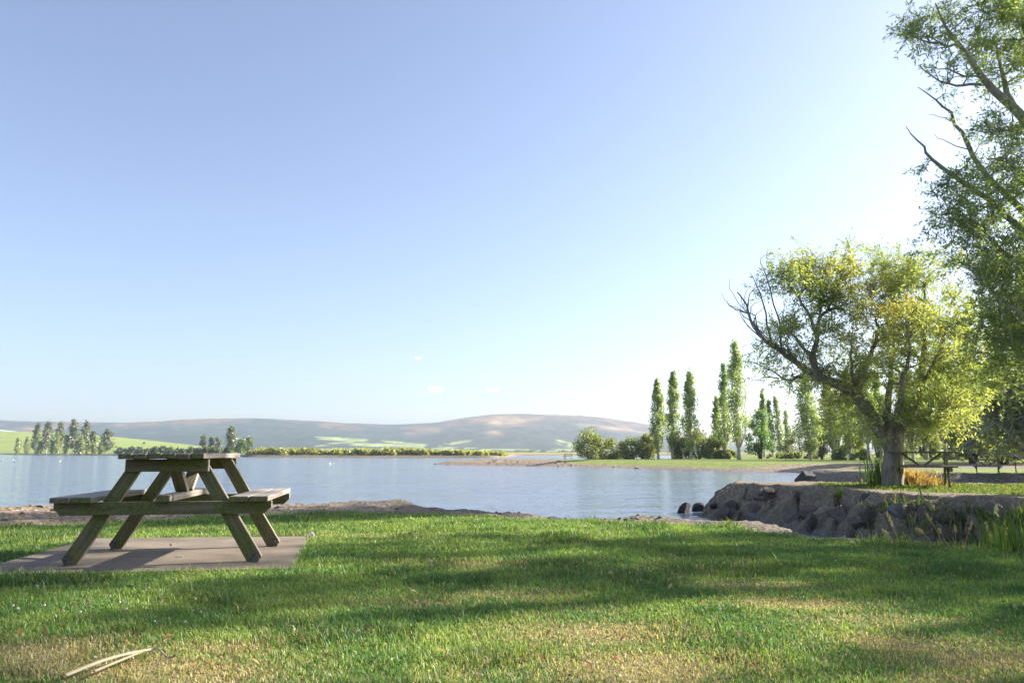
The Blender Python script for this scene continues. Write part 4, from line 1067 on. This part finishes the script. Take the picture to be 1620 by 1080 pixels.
for k, (px, yt, w) in enumerate([(640, 712, 12), (752, 713, 22), (775, 714, 12), (820, 713, 18), (838, 712, 22), (858, 713, 16), (890, 713, 18), (470, 711, 16), (490, 711, 12), (905, 714, 14)]):
    bush(px, 1700, yt, w, 'hazy dark tree clump on the flat below the hills', 460 + k, 'hazy trees on the flat below the hills', [(.05, .075, .05), (.07, .09, .05)], 'tree', 'round_tree', zb=.0, nleaf=260, leafs=4.0, ncl=10)

# ---- long white building at the far left of the pasture
pa = aty(-60, 677, 1330); pb = aty(34, 686.5, 1290)
bm = bmesh.new()
d = Vector(pb) - Vector(pa); L = d.length
for s in range(2): pass
prof = [(-6, 0), (-6, 2.2), (-4, 4.2), (0, 5.2), (4, 4.2), (6, 2.2), (6, 0)]
va = [bm.verts.new((pa[0], pa[1] + y, pa[2] - 1.5 + z)) for y, z in prof]; vb = [bm.verts.new((pb[0], pb[1] + y, pb[2] - 1.5 + z)) for y, z in prof]
for i in range(len(prof) - 1): bm.faces.new((va[i], vb[i], vb[i + 1], va[i + 1]))
bm.faces.new(va); bm.faces.new(list(reversed(vb))); bmesh.ops.recalc_face_normals(bm, faces=bm.faces)
me = bpy.data.meshes.new('polytunnel'); bm.to_mesh(me); bm.free(); me.materials.append(PLAIN)
ca = me.color_attributes.new('Col', 'FLOAT_COLOR', 'POINT'); ca.data.foreach_set('color', np.tile([.8, .8, .78, 1], len(me.vertices)).astype(np.float32))
o = bpy.data.objects.new('polytunnel', me); C.objects.link(o)
tag(o, 'long white covered strip on the crest of the green pasture at far left', 'polytunnel')

# ------------------------------------------------------------------ more picnic tables
def place_table(px, Y, rz, label, s=1.0):
    c = copy_tree(t0); X = aty(px, 716, Y)[0]
    z = float(near_h(np.array([X]), np.array([Y]))[0]) if Y < 24 else on_park(X, Y)
    c.location = (X, Y, z); c.rotation_euler = (0, 0, rz); c['label'] = label; c.scale = (s, s, s)
    return c
place_table(1457, 17.9, rad(65), 'dark wooden picnic table standing side-on on the grassy bank in front of the willow', 1.06)
place_table(1560, 36.9 + 1.2, rad(60), 'picnic table beyond the bank in front of the grey-stemmed tree')
place_table(1622, 36.9 + 1.6, rad(57), 'picnic table cut by the right edge beside the grey-stemmed tree')
place_table(1249, 92.0, rad(70), 'tiny dark picnic table on the far lawn near the bushy poplar')
place_table(899, 108.0, rad(80), 'tiny picnic table at the end of the far spit by the round tree')

# ------------------------------------------------------------------ rocks
def rock_mesh(seed, name):
    rs = RS(seed); bm = bmesh.new(); bmesh.ops.create_icosphere(bm, subdivisions=4, radius=1.0)
    co = np.array([v.co[:] for v in bm.verts])
    for k in range(11):
        nrm = rs.normal(size=3); nrm /= np.linalg.norm(nrm); h = rs.uniform(.45, .8)
        d = co @ nrm; m = d > h; co[m] -= np.outer(d[m] - h, nrm)
    nz = fbm(co[:, 0] * 2.5 + 9, co[:, 1] * 2.5 + co[:, 2] * 1.7, seed, 4) - .5
    co *= (1 + .12 * nz)[:, None]
    for v, c in zip(bm.verts, co): v.co = c
    me = bpy.data.meshes.new(name); bm.to_mesh(me); bm.free()
    return me
RM = [rock_mesh(700 + k, 'boulder') for k in range(6)]
def rock(p, s, mat, label, group, k, rot, name='boulder'):
    me = RM[k % 6].copy() if True else None
    me.materials.append(mat)
    o = bpy.data.objects.new(name, me); C.objects.link(o); o.location = p; o.scale = s; o.rotation_euler = rot
    return tag(o, label, 'rock', group)
rs = RS(71)
GRK = 'rocks set in the earth bank'
named = [(1190, 818, .34, .24, ROCK_G, 'blue-grey block low in the bank near its water end'), (1226, 834, .42, .22, ROCK_B, 'wide flat brown rock at the foot of the bank'), (1262, 818, .36, .26, ROCK_B, 'brown rock in the bank with a dark gap to its right'),
         (1334, 812, .52, .26, ROCK_B, 'largest brown rock with a straight pale top edge in the middle of the bank'), (1386, 812, .32, .20, ROCK_B, 'purple-brown rock right of the largest rock'), (1297, 806, .34, .18, ROCK_B, 'brown rock wedged above the dark gap, left of the largest rock'),
         (1199, 803, .34, .16, ROCK_B, 'brown rock above the blue-grey block'), (1220, 782, .44, .16, ROCK_B, 'smooth sloping slab high on the bank'), (1440, 808, .34, .18, ROCK_G, 'bluish rock half hidden by weeds on the bank'),
         (1285, 840, .34, .2, ROCK_B, 'low rock in the shadow at the bank foot')]
for k, (px, py, sx, sz, mat, l) in enumerate(named):
    p = hit_near(px, py, 9.5); rock(p + np.array([0, .16, -.10]), (sx * 1.15, sx * .8, sz * 1.25), mat, l, None, k, (rs.uniform(-.3, .3), rs.uniform(-.3, .3), rs.rand() * 6))
for k in range(26):
    px = rs.uniform(1120, 1600); top = np.interp(px, [1100, 1180, 1300, 1400, 1620], [812, 770, 780, 786, 796]); py = rs.uniform(top, top + 70)
    p = hit_near(px, py, 9.5)
    s = rs.uniform(.10, .27)
    rock(p + np.array([0, .06, -.05]), (s * rs.uniform(1, 1.6), s, s * .75), ROCK_B, 'small brown rock bedded among others in the earth bank', GRK, k, (rs.rand() * 6, rs.rand(), rs.rand() * 6))
p = gnd(1084, 811, WATER_Z); rock(p, (.24, .2, .30), ROCK_D, 'dark pointed rock standing alone in the water off the bank', None, 2, (.3, .2, 1.0))
p = gnd(1107, 808, WATER_Z); rock(p + np.array([0, 0, .04]), (.27, .24, .2), ROCK_D, 'dark rounded rock touching the water end of the bank', None, 4, (0, .2, 2.0))
p = hit_near(1130, 800, 9.5); rock(p, (.14, .12, .10), ROCK_D, 'small dark rock at the water end of the bank just above the rounded one', None, 1, (0, .2, 2.6))
p = gnd(1276, 756, -.55); rock(p, (.75, .6, .45), ROCK_D, 'dark block at the water end of the second bank', None, 3, (0, 0, .4))
p = gnd(1352, 748, -.2); rock(p, (.9, .5, .16), ROCK_T, 'tan flat stone lying on the second bank', None, 5, (0, 0, .1))
p = gnd(493, 850, .0); rock(p + np.array([0, 0, .01]), (.035, .03, .045), ROCK_W, 'small whitish stone at the far corner of the concrete slab', None, 0, (0, 0, .4), 'stone')
GF = 'tan stones along the far spit'
for k in range(110):
    t = rs.rand(); px = 684 + t * 330; py = np.interp(px, [684, 700, 760, 870, 940, 1035], [733.8, 734.8, 735.3, 737, 738, 741]) - rs.uniform(0, 1) * (3.6 - 1.5 * t)
    p = gnd(px, py, -.7); p[2] = on_park(p[0], p[1]); s = rs.uniform(.08, .26)
    rock(p, (s * rs.uniform(1, 1.7), s, s * .7), [ROCK_T, ROCK_T, ROCK_B][rs.randint(3)], 'tan stone among the rubble along the far spit', GF, k, (rs.rand() * .6, rs.rand() * .6, rs.rand() * 6), 'stone')
# rubble along the near shore, left and behind the table
GS = 'stones in the shore rubble beyond the lawn'
for k in range(170):
    px = rs.uniform(-60, 1050); t = rs.rand()
    yc = interp([(q[0], q[1]) for q in crest_px], px); yg = interp([(0, 834), (150, 827), (300, 819), (450, 813), (540, 810), (800, 818), (1000, 827), (1100, 832)], px)
    py = yc + (yg - yc) * t * .8
    p = gnd(px, py); p[2] = float(near_h(p[:1], p[1:2])[0]); s = .014 + .045 * rs.rand() ** 2
    rock(p - np.array([0, 0, s * .2]), (s * rs.uniform(1, 1.8), s, s * .6), [ROCK_B, ROCK_G, ROCK_T][rs.randint(3)], 'small stone among the shore rubble beyond the lawn edge', GS, k, (rs.rand() * .5, rs.rand() * .5, rs.rand() * 6), 'stone')
p = hit_near(62, 801, 5); rock(p + np.array([0, 0, -.05]), (.16, .12, .07), ROCK_D, 'dark flat rock on top of the gravel mound at the left', None, 2, (0, 0, .2))

# ------------------------------------------------------------------ grass blades
def blades(P, H, W, lean, cols, rs, az=None):
    n = len(P)
    a = rs.rand(n) * 6.283 if az is None else az
    d = np.stack([np.cos(a), np.sin(a), np.zeros(n)], -1)
    s = np.stack([-np.sin(a), np.cos(a), np.zeros(n)], -1)
    tw = rs.normal(size=n) * .6; s = s * np.cos(tw)[:, None] + d * np.sin(tw)[:, None]
    up = np.array([0, 0, 1.0])
    H = H[:, None]; W = W[:, None]; ln = lean[:, None]
    b0 = P - s * W * .5; b1 = P + s * W * .5
    m = P + up * H * .55 + d * H * ln * .3
    m0 = m - s * W * .42; m1 = m + s * W * .42
    tip = P + up * H * (1 - .35 * ln) + d * H * ln * .95
    V = np.stack([b0, b1, m1, m0, tip], 1).reshape(-1, 3)
    i = np.arange(n)[:, None] * 5
    Q = i + np.array([[0, 1, 2, 3]]); T = i + np.array([[3, 2, 4]])
    return V, Q, T, np.repeat(cols, 5, axis=0)
rs = RS(81)
PT = []
for (y0, y1, dens) in [(2.0, 3.2, 13000), (3.2, 4.5, 9500), (4.5, 6.5, 5200), (6.5, 9.0, 2600), (9.0, 12.6, 1400)]:
    x0, x1 = -.72 * y1 - 1.2, .72 * y1 + 1.2
    n = int((x1 - x0) * (y1 - y0) * dens)
    PT.append(np.stack([rs.uniform(x0, x1, n), rs.uniform(y0, y1, n)], -1))
PT = np.concatenate(PT)
sg = sdf(PT[:, 0], PT[:, 1], G1); ss = sdf(PT[:, 0], PT[:, 1], SLAB)
edge_n = .22 * (fbm(PT[:, 0] * 3, PT[:, 1] * 3, 77) - .5)
ok = (sg + edge_n > 0) & (ss < .015 + .06 * (rs.rand(len(PT)) - .65))
PT = PT[ok]; sg = sg[ok]; ss = ss[ok]
n = len(PT); print('blades', n)
x, y = PT[:, 0], PT[:, 1]
dr = dryness(x, y); big = fbm(x * .8, y * .8, 55, 4); fine = fbm(x * 4, y * 4, 57, 3)
dprob = np.clip(dr * (.85 + 1.2 * (fine - .35)) + .08 * (big > .6) + .06, 0, .95)
isdry = rs.rand(n) < dprob
Hh = (.016 + .023 * rs.rand(n)) * (.7 + .7 * big) * np.where(isdry, .8, 1) * (1 - .35 * dr)
edge = np.exp(-np.maximum(sg, 0) / .12) + np.exp(-np.abs(ss) / .05)
Hh *= 1 + .8 * np.clip(edge, 0, 1) * rs.rand(n)
clump = smooth((fbm(x * 2.3, y * 2.3, 59, 3) - .56) / .10); Hh *= 1 + .75 * clump
tall = rs.rand(n) < .012; Hh = np.where(tall, Hh * 2.0, Hh)
Ww = (.0024 + .00062 * y) * rs.uniform(.7, 1.3, n)
ln = np.clip(np.abs(rs.normal(size=n)) * .55 + .25, 0, 1.25)
g1 = np.array([.105, .19, .042]); g2 = np.array([.205, .275, .066]); g3 = np.array([.058, .142, .040])
mx = np.clip((fine - .5) * 2.6 + .42 + .28 * rs.normal(size=n), 0, 1)[:, None]
gc = (g3 * (1 - big[:, None]) + g1 * big[:, None]) * (1 - mx) + g2 * mx
dc = np.array([.50, .415, .235]) * rs.uniform(.6, 1.25, (n, 1))
cols = np.where(isdry[:, None], dc, gc * (1.36 - .38 * clump[:, None]) + .012) * rs.uniform(.75, 1.25, (n, 1))
P = np.stack([x, y, near_h(x, y) - .004], -1)
bl = rs.rand(n) < .07; Ww = np.where(bl, Ww * 3.2, Ww); Hh = np.where(bl, Hh * .55, Hh); ln = np.where(bl, 1.1, ln)
V1 = blades(P, Hh, Ww, ln, cols, rs)
# taller, coarser turf on the bank across the channel
n2 = 26000
q = np.stack([rs.uniform(6, 15, n2), rs.uniform(13, 21, n2)], -1); k = sdf(q[:, 0], q[:, 1], G1) > rs.uniform(-.08, .05, n2); q = q[k]; n2 = len(q)
P2 = np.stack([q[:, 0], q[:, 1], near_h(q[:, 0], q[:, 1]) - .01], -1)
V2 = blades(P2, rs.uniform(.03, .075, n2), rs.uniform(.014, .026, n2), rs.uniform(.2, .9, n2), pick_cols(n2, rs, [(.09, .13, .03), (.12, .15, .035), (.25, .22, .09)], [.45, .4, .15]), rs)
Va = np.concatenate([V1[0], V2[0]]); off = len(V1[0])
go = make_mesh('grass', Va, [np.concatenate([V1[1], V2[1] + off]), np.concatenate([V1[2], V2[2] + off])], GRASSM, col=np.concatenate([V1[3], V2[3]]))
tag(go, 'short green lawn grass with dry straw-coloured patches', 'grass', kind='stuff')

# weeds on the landward end of the bank and along the channel edge
n = 26000
q = np.stack([rs.uniform(6.2, 13, n), rs.uniform(10.5, 15.5, n)], -1); s_ = sdf(q[:, 0], q[:, 1], NEARP); k = (s_ < -.25) & (s_ > -1.5) & (rs.rand(n) < smooth((q[:, 0] - 6.2) / 2.2)); q = q[k]; n = len(q)
P = np.stack([q[:, 0], q[:, 1], near_h(q[:, 0], q[:, 1]) - .02], -1)
Vw = blades(P, rs.uniform(.06, .36, n), rs.uniform(.016, .032, n), rs.uniform(.1, .8, n), pick_cols(n, rs, [(.05, .08, .022), (.07, .11, .026), (.09, .12, .03), (.22, .19, .09)], [.35, .35, .2, .1]), rs)
wd = make_mesh('weeds', Vw[0], [Vw[1], Vw[2]], GRASSM, col=Vw[3]); tag(wd, 'dark weedy growth on the landward slope of the earth bank', 'weeds', kind='stuff')

# tufts, reeds and dry grass (things)
def tuft(name, loc, n, h0, h1, w, spread, pal, label, cat, seed, leanr=(.1, .6), group=None, mat=None, azc=None):
    rs = RS(seed); root_p = np.array(loc)
    P = np.zeros((n, 3)); P[:, :2] = rs.normal(size=(n, 2)) * spread
    az = None if azc is None else azc + rs.normal(size=n) * .6
    V = blades(P, rs.uniform(h0, h1, n), rs.uniform(w * .6, w * 1.2, n), rs.uniform(*leanr, n), pick_cols(n, rs, pal), rs, az=az)
    o = make_mesh(name, V[0], [V[1], V[2]], mat or GRASSM, col=V[3]); o.location = root_p
    return tag(o, label, cat, group)
GRN = [(.07, .12, .025), (.10, .16, .03), (.055, .09, .022)]
STR = [(.40, .30, .14), (.32, .22, .10), (.46, .37, .2)]
ORG = [(.36, .235, .105), (.30, .19, .085), (.43, .31, .155)]
p = hit_near(1327, 795, 9.5); tuft('grass_tuft', p, 70, .22, .42, .02, .06, [(.15, .23, .03), (.18, .26, .04)], 'bright green grass tuft growing out of the bank', 'grass tuft', 1, (.2, .9))
def atg(px, py): 
    p = gnd(px, py); p[2] = float(near_h(p[:1], p[1:2])[0]) - .02; return p
for k, (px, py, hh, l) in enumerate([(1578, 868, .42, 'tall green reed clump at the channel edge, left of its neighbours'), (1602, 872, .46, 'tall green reed clump by the channel edge at the right frame side'), (1632, 874, .48, 'tall green reed clump cut by the right edge of the picture'), (1545, 864, .26, 'low green reed clump beside the dry grass stalks')]):
    tuft('reed_clump', atg(px, py), 95, hh * .3, hh, .0065, .11, GRN, l, 'reeds', 10 + k, (.05, .45), 'green reeds at the channel edge')
tuft('dry_grass_tuft', atg(1500, 862), 150, .06, .2, .005, .16, STR, 'low tuft of dry straw-coloured grass on the lawn edge by the reeds', 'grass tuft', 20, (.3, 1.1))
def stalk(px, py, tx, ty, label, seed, k):
    a = atg(px, py); b = aty(tx, ty, a[1] + .05); rs = RS(seed); u = np.linspace(0, 1, 8)[:, None]
    bend = np.array([(b - a)[0] * .0, 0, .05]); path = a + (b - a) * u + bend * np.sin(u * math.pi)
    V, F = tube(path, np.linspace(.0022, .0014, 8) if a[1] < 5 else np.linspace(.0035, .002, 8), 4); mb = MB(); mb.add(V, F, np.array([.42, .33, .18]))
    n = 60; t = rs.uniform(.72, 1, n); near = a[1] < 5; q = a + (b - a) * t[:, None] + bend * np.sin(t * math.pi)[:, None] + rs.normal(size=(n, 3)) * (.0025 if near else .004)
    V, F = leaf_quads(q, (b - a)[None] + rs.normal(size=(n, 3)) * .15, np.full(n, .012 if near else .022), np.full(n, .004 if near else .006), rs); mb.add(V, F, np.array([.48, .38, .22]))
    o = mb.build('grass_stalk', GRASSM); tag(o, label, 'grass stalk', 'dry seed stalks at the lawn edge')
for k, (px, py, tx, ty, l) in enumerate([(1497, 862, 1465, 814, 'tallest dry seed stalk arching left at the lawn edge'), (1490, 860, 1450, 836, 'dry seed stalk bowing far left above the channel'), (1500, 862, 1486, 838, 'dry seed stalk close right of the tallest one'), (1512, 862, 1511, 833, 'upright dry seed stalk with a fat head'),
                                      (1520, 862, 1538, 828, 'dry seed stalk leaning right at the lawn edge'), (1436, 853, 1404, 812, 'thin straight dry stalk crossing the dark rocks'), (1420, 856, 1398, 840, 'short dry stalk at the lawn edge before the dark rocks'), (1576, 862, 1560, 828, 'dry stalk among the reeds'), (1600, 852, 1590, 824, 'dry stalk at the right behind the reeds')]):
    stalk(px, py, tx, ty, l, 30 + k, k)
for k, (px, py, tx, ty, l) in enumerate([(122, 988, 117, 956, 'left of two seed heads standing in the foreground lawn'), (143, 985, 138, 952, 'right of two seed heads standing in the foreground lawn')]):
    stalk(px, py, tx, ty, l, 50 + k, k)
for k, (px, py, n, h, sp, az, l) in enumerate([(1443, 766, 420, .62, .22, None, 'heap of orange dead grass at the willow base behind the picnic table'), (1470, 768, 260, .34, .22, 0.0, 'low tail of orange dead grass trailing right from the willow base'), (1400, 766, 140, .3, .2, None, 'small patch of orange dead grass left of the willow trunk')]):
    p = gnd(px, py); p[2] = -.02
    tuft('dead_grass_clump', p, n, h * .3, h, .03, sp, ORG, l, 'dead grass', 60 + k, (.3, 1.1), azc=az)
for k, (px, h, l) in enumerate([(1393, 1.0, 'green upright shoots growing against the left of the willow trunk')]):
    p = gnd(px, 767); p[2] = -.02
    tuft('willow_shoots', p, 90, h * .4, h, .035, .14, GRN, l, 'shoots', 70 + k, (.05, .35))

# ------------------------------------------------------------------ small litter on the lawn
mb = MB(); rs = RS(91)
def leafshape(L, W, curl, nseg=6):
    u = np.linspace(0, 1, nseg); w = W * np.sin(math.pi * np.clip(u * .96 + .02, 0, 1)) ** .8
    c = np.stack([u * L - L / 2, np.zeros(nseg), curl * np.sin(u * math.pi) + .004], -1)
    l = c + np.stack([np.zeros(nseg), w / 2, curl * .35 * np.ones(nseg)], -1); r_ = c - np.stack([np.zeros(nseg), w / 2, -curl * .35 * np.ones(nseg)], -1)
    V = np.concatenate([l, c, r_]); n = nseg; i = np.arange(n - 1)
    F = np.concatenate([np.stack([i, i + 1, n + i + 1, n + i], -1), np.stack([n + i, n + i + 1, 2 * n + i + 1, 2 * n + i], -1)])
    return V, F
protos = []
for k, c in enumerate([(.30, .14, .05), (.38, .22, .08), (.22, .11, .05), (.45, .34, .16)]):
    V, F = leafshape(.06 + .012 * k, .022, .010); me = make_mesh('fallen_leaf', V, [F], PETAL, col=np.tile(np.array(c), (len(V), 1)))
    protos.append(me)
GLF = 'fallen leaves on the lawn'
leafspots = [(524, 925), (560, 965), (650, 950), (655, 945), (700, 960), (610, 1030), (580, 1000), (850, 1000), (868, 1010), (846, 1035), (985, 1020), (960, 1020), (975, 1055), (1110, 965), (930, 1065), (1100, 1045), (1115, 1018), (1190, 1068), (1175, 1015),
             (1300, 910), (1382, 915), (1480, 1000), (1520, 985), (1445, 1040), (1410, 1000), (1350, 1018), (1530, 915), (70, 1010), (100, 1000), (30, 1012), (210, 1015), (250, 1040), (265, 1020), (420, 1045), (380, 1035), (400, 1060), (330, 1060), (300, 1065), (480, 1020), (620, 1055), (520, 1045), (700, 1045),
             (760, 930), (815, 935), (900, 960), (720, 890), (270, 868), (1060, 935), (1240, 940), (1170, 950), (1290, 985), (1600, 1060), (1580, 1010), (1215, 1000)]
for k, (px, py) in enumerate(leafspots):
    b = protos[k % 4]; o = b if k < 4 else b.copy()
    if k >= 4: C.objects.link(o)
    p = atg(px, py); o.location = (p[0], p[1], p[2] + .045); o.rotation_euler = (rs.normal() * .4, rs.normal() * .4, rs.rand() * 6); q_ = rs.uniform(.45, .8); o.scale = (q_, q_, q_)
    tag(o, 'brown curled leaf fallen on the lawn', 'fallen leaf', GLF)
# clover flowers
def clover():
    bm = bmesh.new(); bmesh.ops.create_icosphere(bm, subdivisions=2, radius=.0065)
    r0 = RS(3)
    for v in bm.verts: v.co *= 1 + .25 * r0.rand(); v.co.z = v.co.z * .85 + .042
    me = bpy.data.meshes.new('clover_flower'); bm.to_mesh(me); bm.free(); nv = len(me.vertices)
    ca = me.color_attributes.new('Col', 'FLOAT_COLOR', 'POINT'); ca.data.foreach_set('color', np.tile([.72, .68, .62, 1], nv).astype(np.float32)); me.materials.append(PETAL)
    o = bpy.data.objects.new('clover_flower', me); C.objects.link(o); return o
cf = clover()
cl = [(rs.uniform(0, 330), rs.uniform(925, 990)) for _ in range(46)] + [(rs.uniform(480, 760), rs.uniform(815, 850)) for _ in range(26)] + [(rs.uniform(540, 1100), rs.uniform(870, 930)) for _ in range(16)] + [(rs.uniform(1080, 1400), rs.uniform(850, 900)) for _ in range(16)] + [(rs.uniform(0, 150), rs.uniform(845, 880)) for _ in range(6)]
for k, (px, py) in enumerate(cl):
    o = cf if k == 0 else cf.copy()
    if k: C.objects.link(o)
    p = atg(px, py); o.location = p; s = rs.uniform(.5, .95); o.scale = (s, s, s)
    tag(o, 'small white clover flower in the lawn', 'flower', 'white clover flowers in the lawn')
# split pale reed leaf and twig at bottom left
def strip(pts, w, thick, col, name, label, cat, mat=PETAL):
    P = np.array(pts); n = len(P); T = np.gradient(P, axis=0); T /= np.linalg.norm(T, axis=1, keepdims=True); S = np.cross(T, [0, 0, 1.0]); S /= np.linalg.norm(S, axis=1, keepdims=True)
    w = np.asarray(w)[:, None]; z = np.array([0, 0, thick])
    V = np.concatenate([P - S * w / 2, P + z * 1.6, P + S * w / 2, P - z * .2]); i = np.arange(n - 1)
    F = np.concatenate([np.stack([a * n + i, a * n + i + 1, b * n + i + 1, b * n + i], -1) for a, b in ((0, 1), (1, 2), (2, 3), (3, 0))])
    cc = np.tile(np.array(col), (len(V), 1)) * RS(2).uniform(.8, 1.1, (len(V), 1))
    o = make_mesh(name, V, [F], mat, col=cc); return tag(o, label, cat)
a = atg(100, 1086); b = atg(236, 1044); a[2] += .05; b[2] += .055
u = np.linspace(0, 1, 12)[:, None]
strip(a + (b - a) * u + np.array([0, 0, .012]) * np.sin(u * 3.1), np.interp(u[:, 0], [0, .9, 1], [.034, .024, .02]), .004, (.62, .52, .34), 'dry_reed_leaf', 'long pale dry reed leaf lying in the bottom left of the lawn', 'dry leaf')
a2 = atg(150, 1080); a2[2] += .05
strip(a2 + (b - a2) * u * .92 + np.array([.0, -.012, .005]), np.interp(u[:, 0], [0, 1], [.016, .008]), .004, (.55, .45, .28), 'dry_reed_leaf', 'narrow split strand lying along the pale dry reed leaf', 'dry leaf')
c0 = atg(236, 1043); c1 = atg(276, 1047); c0[2] += .05; c1[2] += .045
V, F = tube(c0 + (c1 - c0) * u + np.array([0, .0, .012]) * np.sin(u * 6), np.linspace(.002, .0035, 12), 6); mb = MB(); mb.add(V, F)
o = mb.build('twig', BARK_GREY, smooth=True); tag(o, 'short brown twig at the tip of the pale reed leaf', 'twig')
p = gnd(284, 881, SLABZ); strip(p + np.array([[-.03, 0, .004], [0, .004, .008], [.03, .002, .005]]), np.array([.012, .02, .012]), .003, (.75, .74, .72), 'paper_scrap', 'tiny white scrap lying on the concrete slab under the table', 'scrap')

# ------------------------------------------------------------------ water birds
def bird(px, py, rz, s, label):
    p = gnd(px, py, WATER_Z)
    root = empty('water_bird', p, label, 'bird', 'white birds on the lake', rz, s * .62)
    me = bpy.data.meshes.new('body'); bm = bmesh.new()
    pts = [(-.42, 0, .16, .03), (-.28, 0, .13, .12), (-.05, 0, .12, .19), (.18, 0, .12, .17), (.32, 0, .17, .10), (.38, 0, .32, .055), (.36, 0, .46, .05), (.42, 0, .54, .055), (.50, 0, .54, .035), (.58, 0, .52, .012)]
    V, F = tube([q[:3] for q in pts], [q[3] for q in pts], 10); bm.free()
    o = make_mesh('body', V, [F], PLAIN, root, col=np.tile([.8, .8, .78], (len(V), 1)), smooth=True)
    return root
for k, (px, py, rz, s, l) in enumerate([(3, 729, 0, 1.0, 'white bird on the lake at the left edge of the picture'), (23, 730.5, 2.8, 1.3, 'white bird on the lake just in from the left edge'), (94, 730, .4, .9, 'white bird alone on the lake below the gum trees'), (522, 733.5, 1, .7, 'tiny white bird on the open lake right of the table'), (528, 733, 2, .6, 'tiny white bird beside another on the open lake')]):
    bird(px, py, rz, s, l)

# ------------------------------------------------------------------ sky, sun, air, clouds
def cloud(px, py, w, h, label, dens, seed):
    rs = RS(seed); Y = 4600.0; c = aty(px, py, Y); k = Y / FPX
    mb = MB(); bm = bmesh.new()
    for q in range(14):
        t = rs.uniform(-1, 1)
        r = h * k * .5 * (1 - .6 * t * t) * rs.uniform(.5, 1.0)
        m = Matrix.Translation((t * w * k * .5, rs.normal() * h * k * .5, rs.uniform(-.2, .35) * h * k * (1 - t * t))) @ Matrix.Diagonal((r * 1.8, r * 1.8, r, 1))
        bmesh.ops.create_icosphere(bm, subdivisions=3, radius=1.0, matrix=m)
    me = bpy.data.meshes.new('cloud'); bm.to_mesh(me); bm.free()
    me.materials.append(CLOUDM[dens])
    o = bpy.data.objects.new('cloud', me); C.objects.link(o); o.location = c
    md = o.modifiers.new('weld', 'REMESH'); md.mode = 'VOXEL'; md.voxel_size = 3.0
    return tag(o, label, 'cloud')
CLOUDM = {}
for nme, dn in (('thick', .045), ('thin', .014)):
    m, nt, out = new_mat('cloud_' + nme)
    pv = nd(nt, 'ShaderNodeVolumePrincipled'); pv.inputs['Density'].default_value = dn; pv.inputs['Color'].default_value = (1, 1, 1, 1); pv.inputs['Anisotropy'].default_value = .5
    nt.links.new(pv.outputs[0], out.inputs['Volume']); CLOUDM[nme] = m
cloud(690, 617, 25, 9, 'small white cloud low over the left shoulder of the hill', 'thick', 1)
cloud(780, 617, 23, 8, 'small white cloud above the summit of the right hill', 'thick', 2)
cloud(908, 623, 66, 6, 'thin flat streak of cloud over the right end of the hill', 'thin', 3)
cloud(660, 566, 24, 5, 'faint wisp of cloud highest above the hills', 'thin', 4)
cloud(858, 640, 14, 4, 'faint speck of cloud just above the summit ridge', 'thin', 5)

# haze box
HZ = dict(x0=-5200, x1=5200, y0=-260, y1=3560, z0=-3.6, z1=195)
bm = bmesh.new(); bmesh.ops.create_cube(bm, size=1.0)
for v in bm.verts: v.co = ((v.co.x + .5) * (HZ['x1'] - HZ['x0']) + HZ['x0'], (v.co.y + .5) * (HZ['y1'] - HZ['y0']) + HZ['y0'], (v.co.z + .5) * (HZ['z1'] - HZ['z0']) + HZ['z0'])
me = bpy.data.meshes.new('haze'); bm.to_mesh(me); bm.free()
m, nt, out = new_mat('haze_air')
pv = nd(nt, 'ShaderNodeVolumePrincipled'); pv.inputs['Density'].default_value = 1.15e-4; pv.inputs['Color'].default_value = (.72, .83, 1.0, 1); pv.inputs['Anisotropy'].default_value = .25
nt.links.new(pv.outputs[0], out.inputs['Volume']); me.materials.append(m)
hz = bpy.data.objects.new('haze', me); C.objects.link(hz); tag(hz, 'thin pale haze in the air over the lake', 'haze', kind='stuff')

w = bpy.data.worlds.new('World'); bpy.context.scene.world = w; w.use_nodes = True
nt = w.node_tree; nt.nodes.clear()
sky = nt.nodes.new('ShaderNodeTexSky'); sky.sky_type = 'NISHITA'; sky.sun_disc = False
sky.sun_elevation = SUN_EL; sky.sun_rotation = SUN_AZ; sky.altitude = 0; sky.air_density = 1.0; sky.dust_density = 1.7; sky.ozone_density = 5.0
bg = nt.nodes.new('ShaderNodeBackground'); bg.inputs[1].default_value = .082
wo_ = nt.nodes.new('ShaderNodeOutputWorld'); hs = nt.nodes.new('ShaderNodeHueSaturation'); hs.inputs['Saturation'].default_value = .80
nt.links.new(mixc(nt, 1.0, sky.outputs[0], (1.03, .975, 1.0), 'MULTIPLY'), hs.inputs['Color']); nt.links.new(hs.outputs[0], bg.inputs[0]); nt.links.new(bg.outputs[0], wo_.inputs[0])

ld = bpy.data.lights.new('sun', 'SUN'); ld.energy = 4.7; ld.angle = rad(.8); ld.color = (1, .93, .82)
lo = bpy.data.objects.new('sun', ld); C.objects.link(lo)
lo.rotation_euler = Vector(-SUN).to_track_quat('-Z', 'Y').to_euler(); lo.location = (30, 10, 40)

cd = bpy.data.cameras.new('camera'); cam = bpy.data.objects.new('camera', cd); C.objects.link(cam)
cd.sensor_width = 36; cd.lens = FPX / 1620 * 36; cd.clip_start = .05; cd.clip_end = 20000
cam.location = (0, 0, CAM_Z); cam.rotation_euler = (math.pi / 2 + PITCH, 0, 0)
sc = bpy.context.scene; sc.camera = cam
sc.view_settings.view_transform = 'Standard'; sc.view_settings.look = 'None'; sc.view_settings.exposure = 1.6; sc.view_settings.gamma = 1
sc.cycles.use_denoising = True
sc.cycles.max_bounces = 12; sc.cycles.diffuse_bounces = 7; sc.cycles.glossy_bounces = 3; sc.cycles.transmission_bounces = 8; sc.cycles.volume_bounces = 3
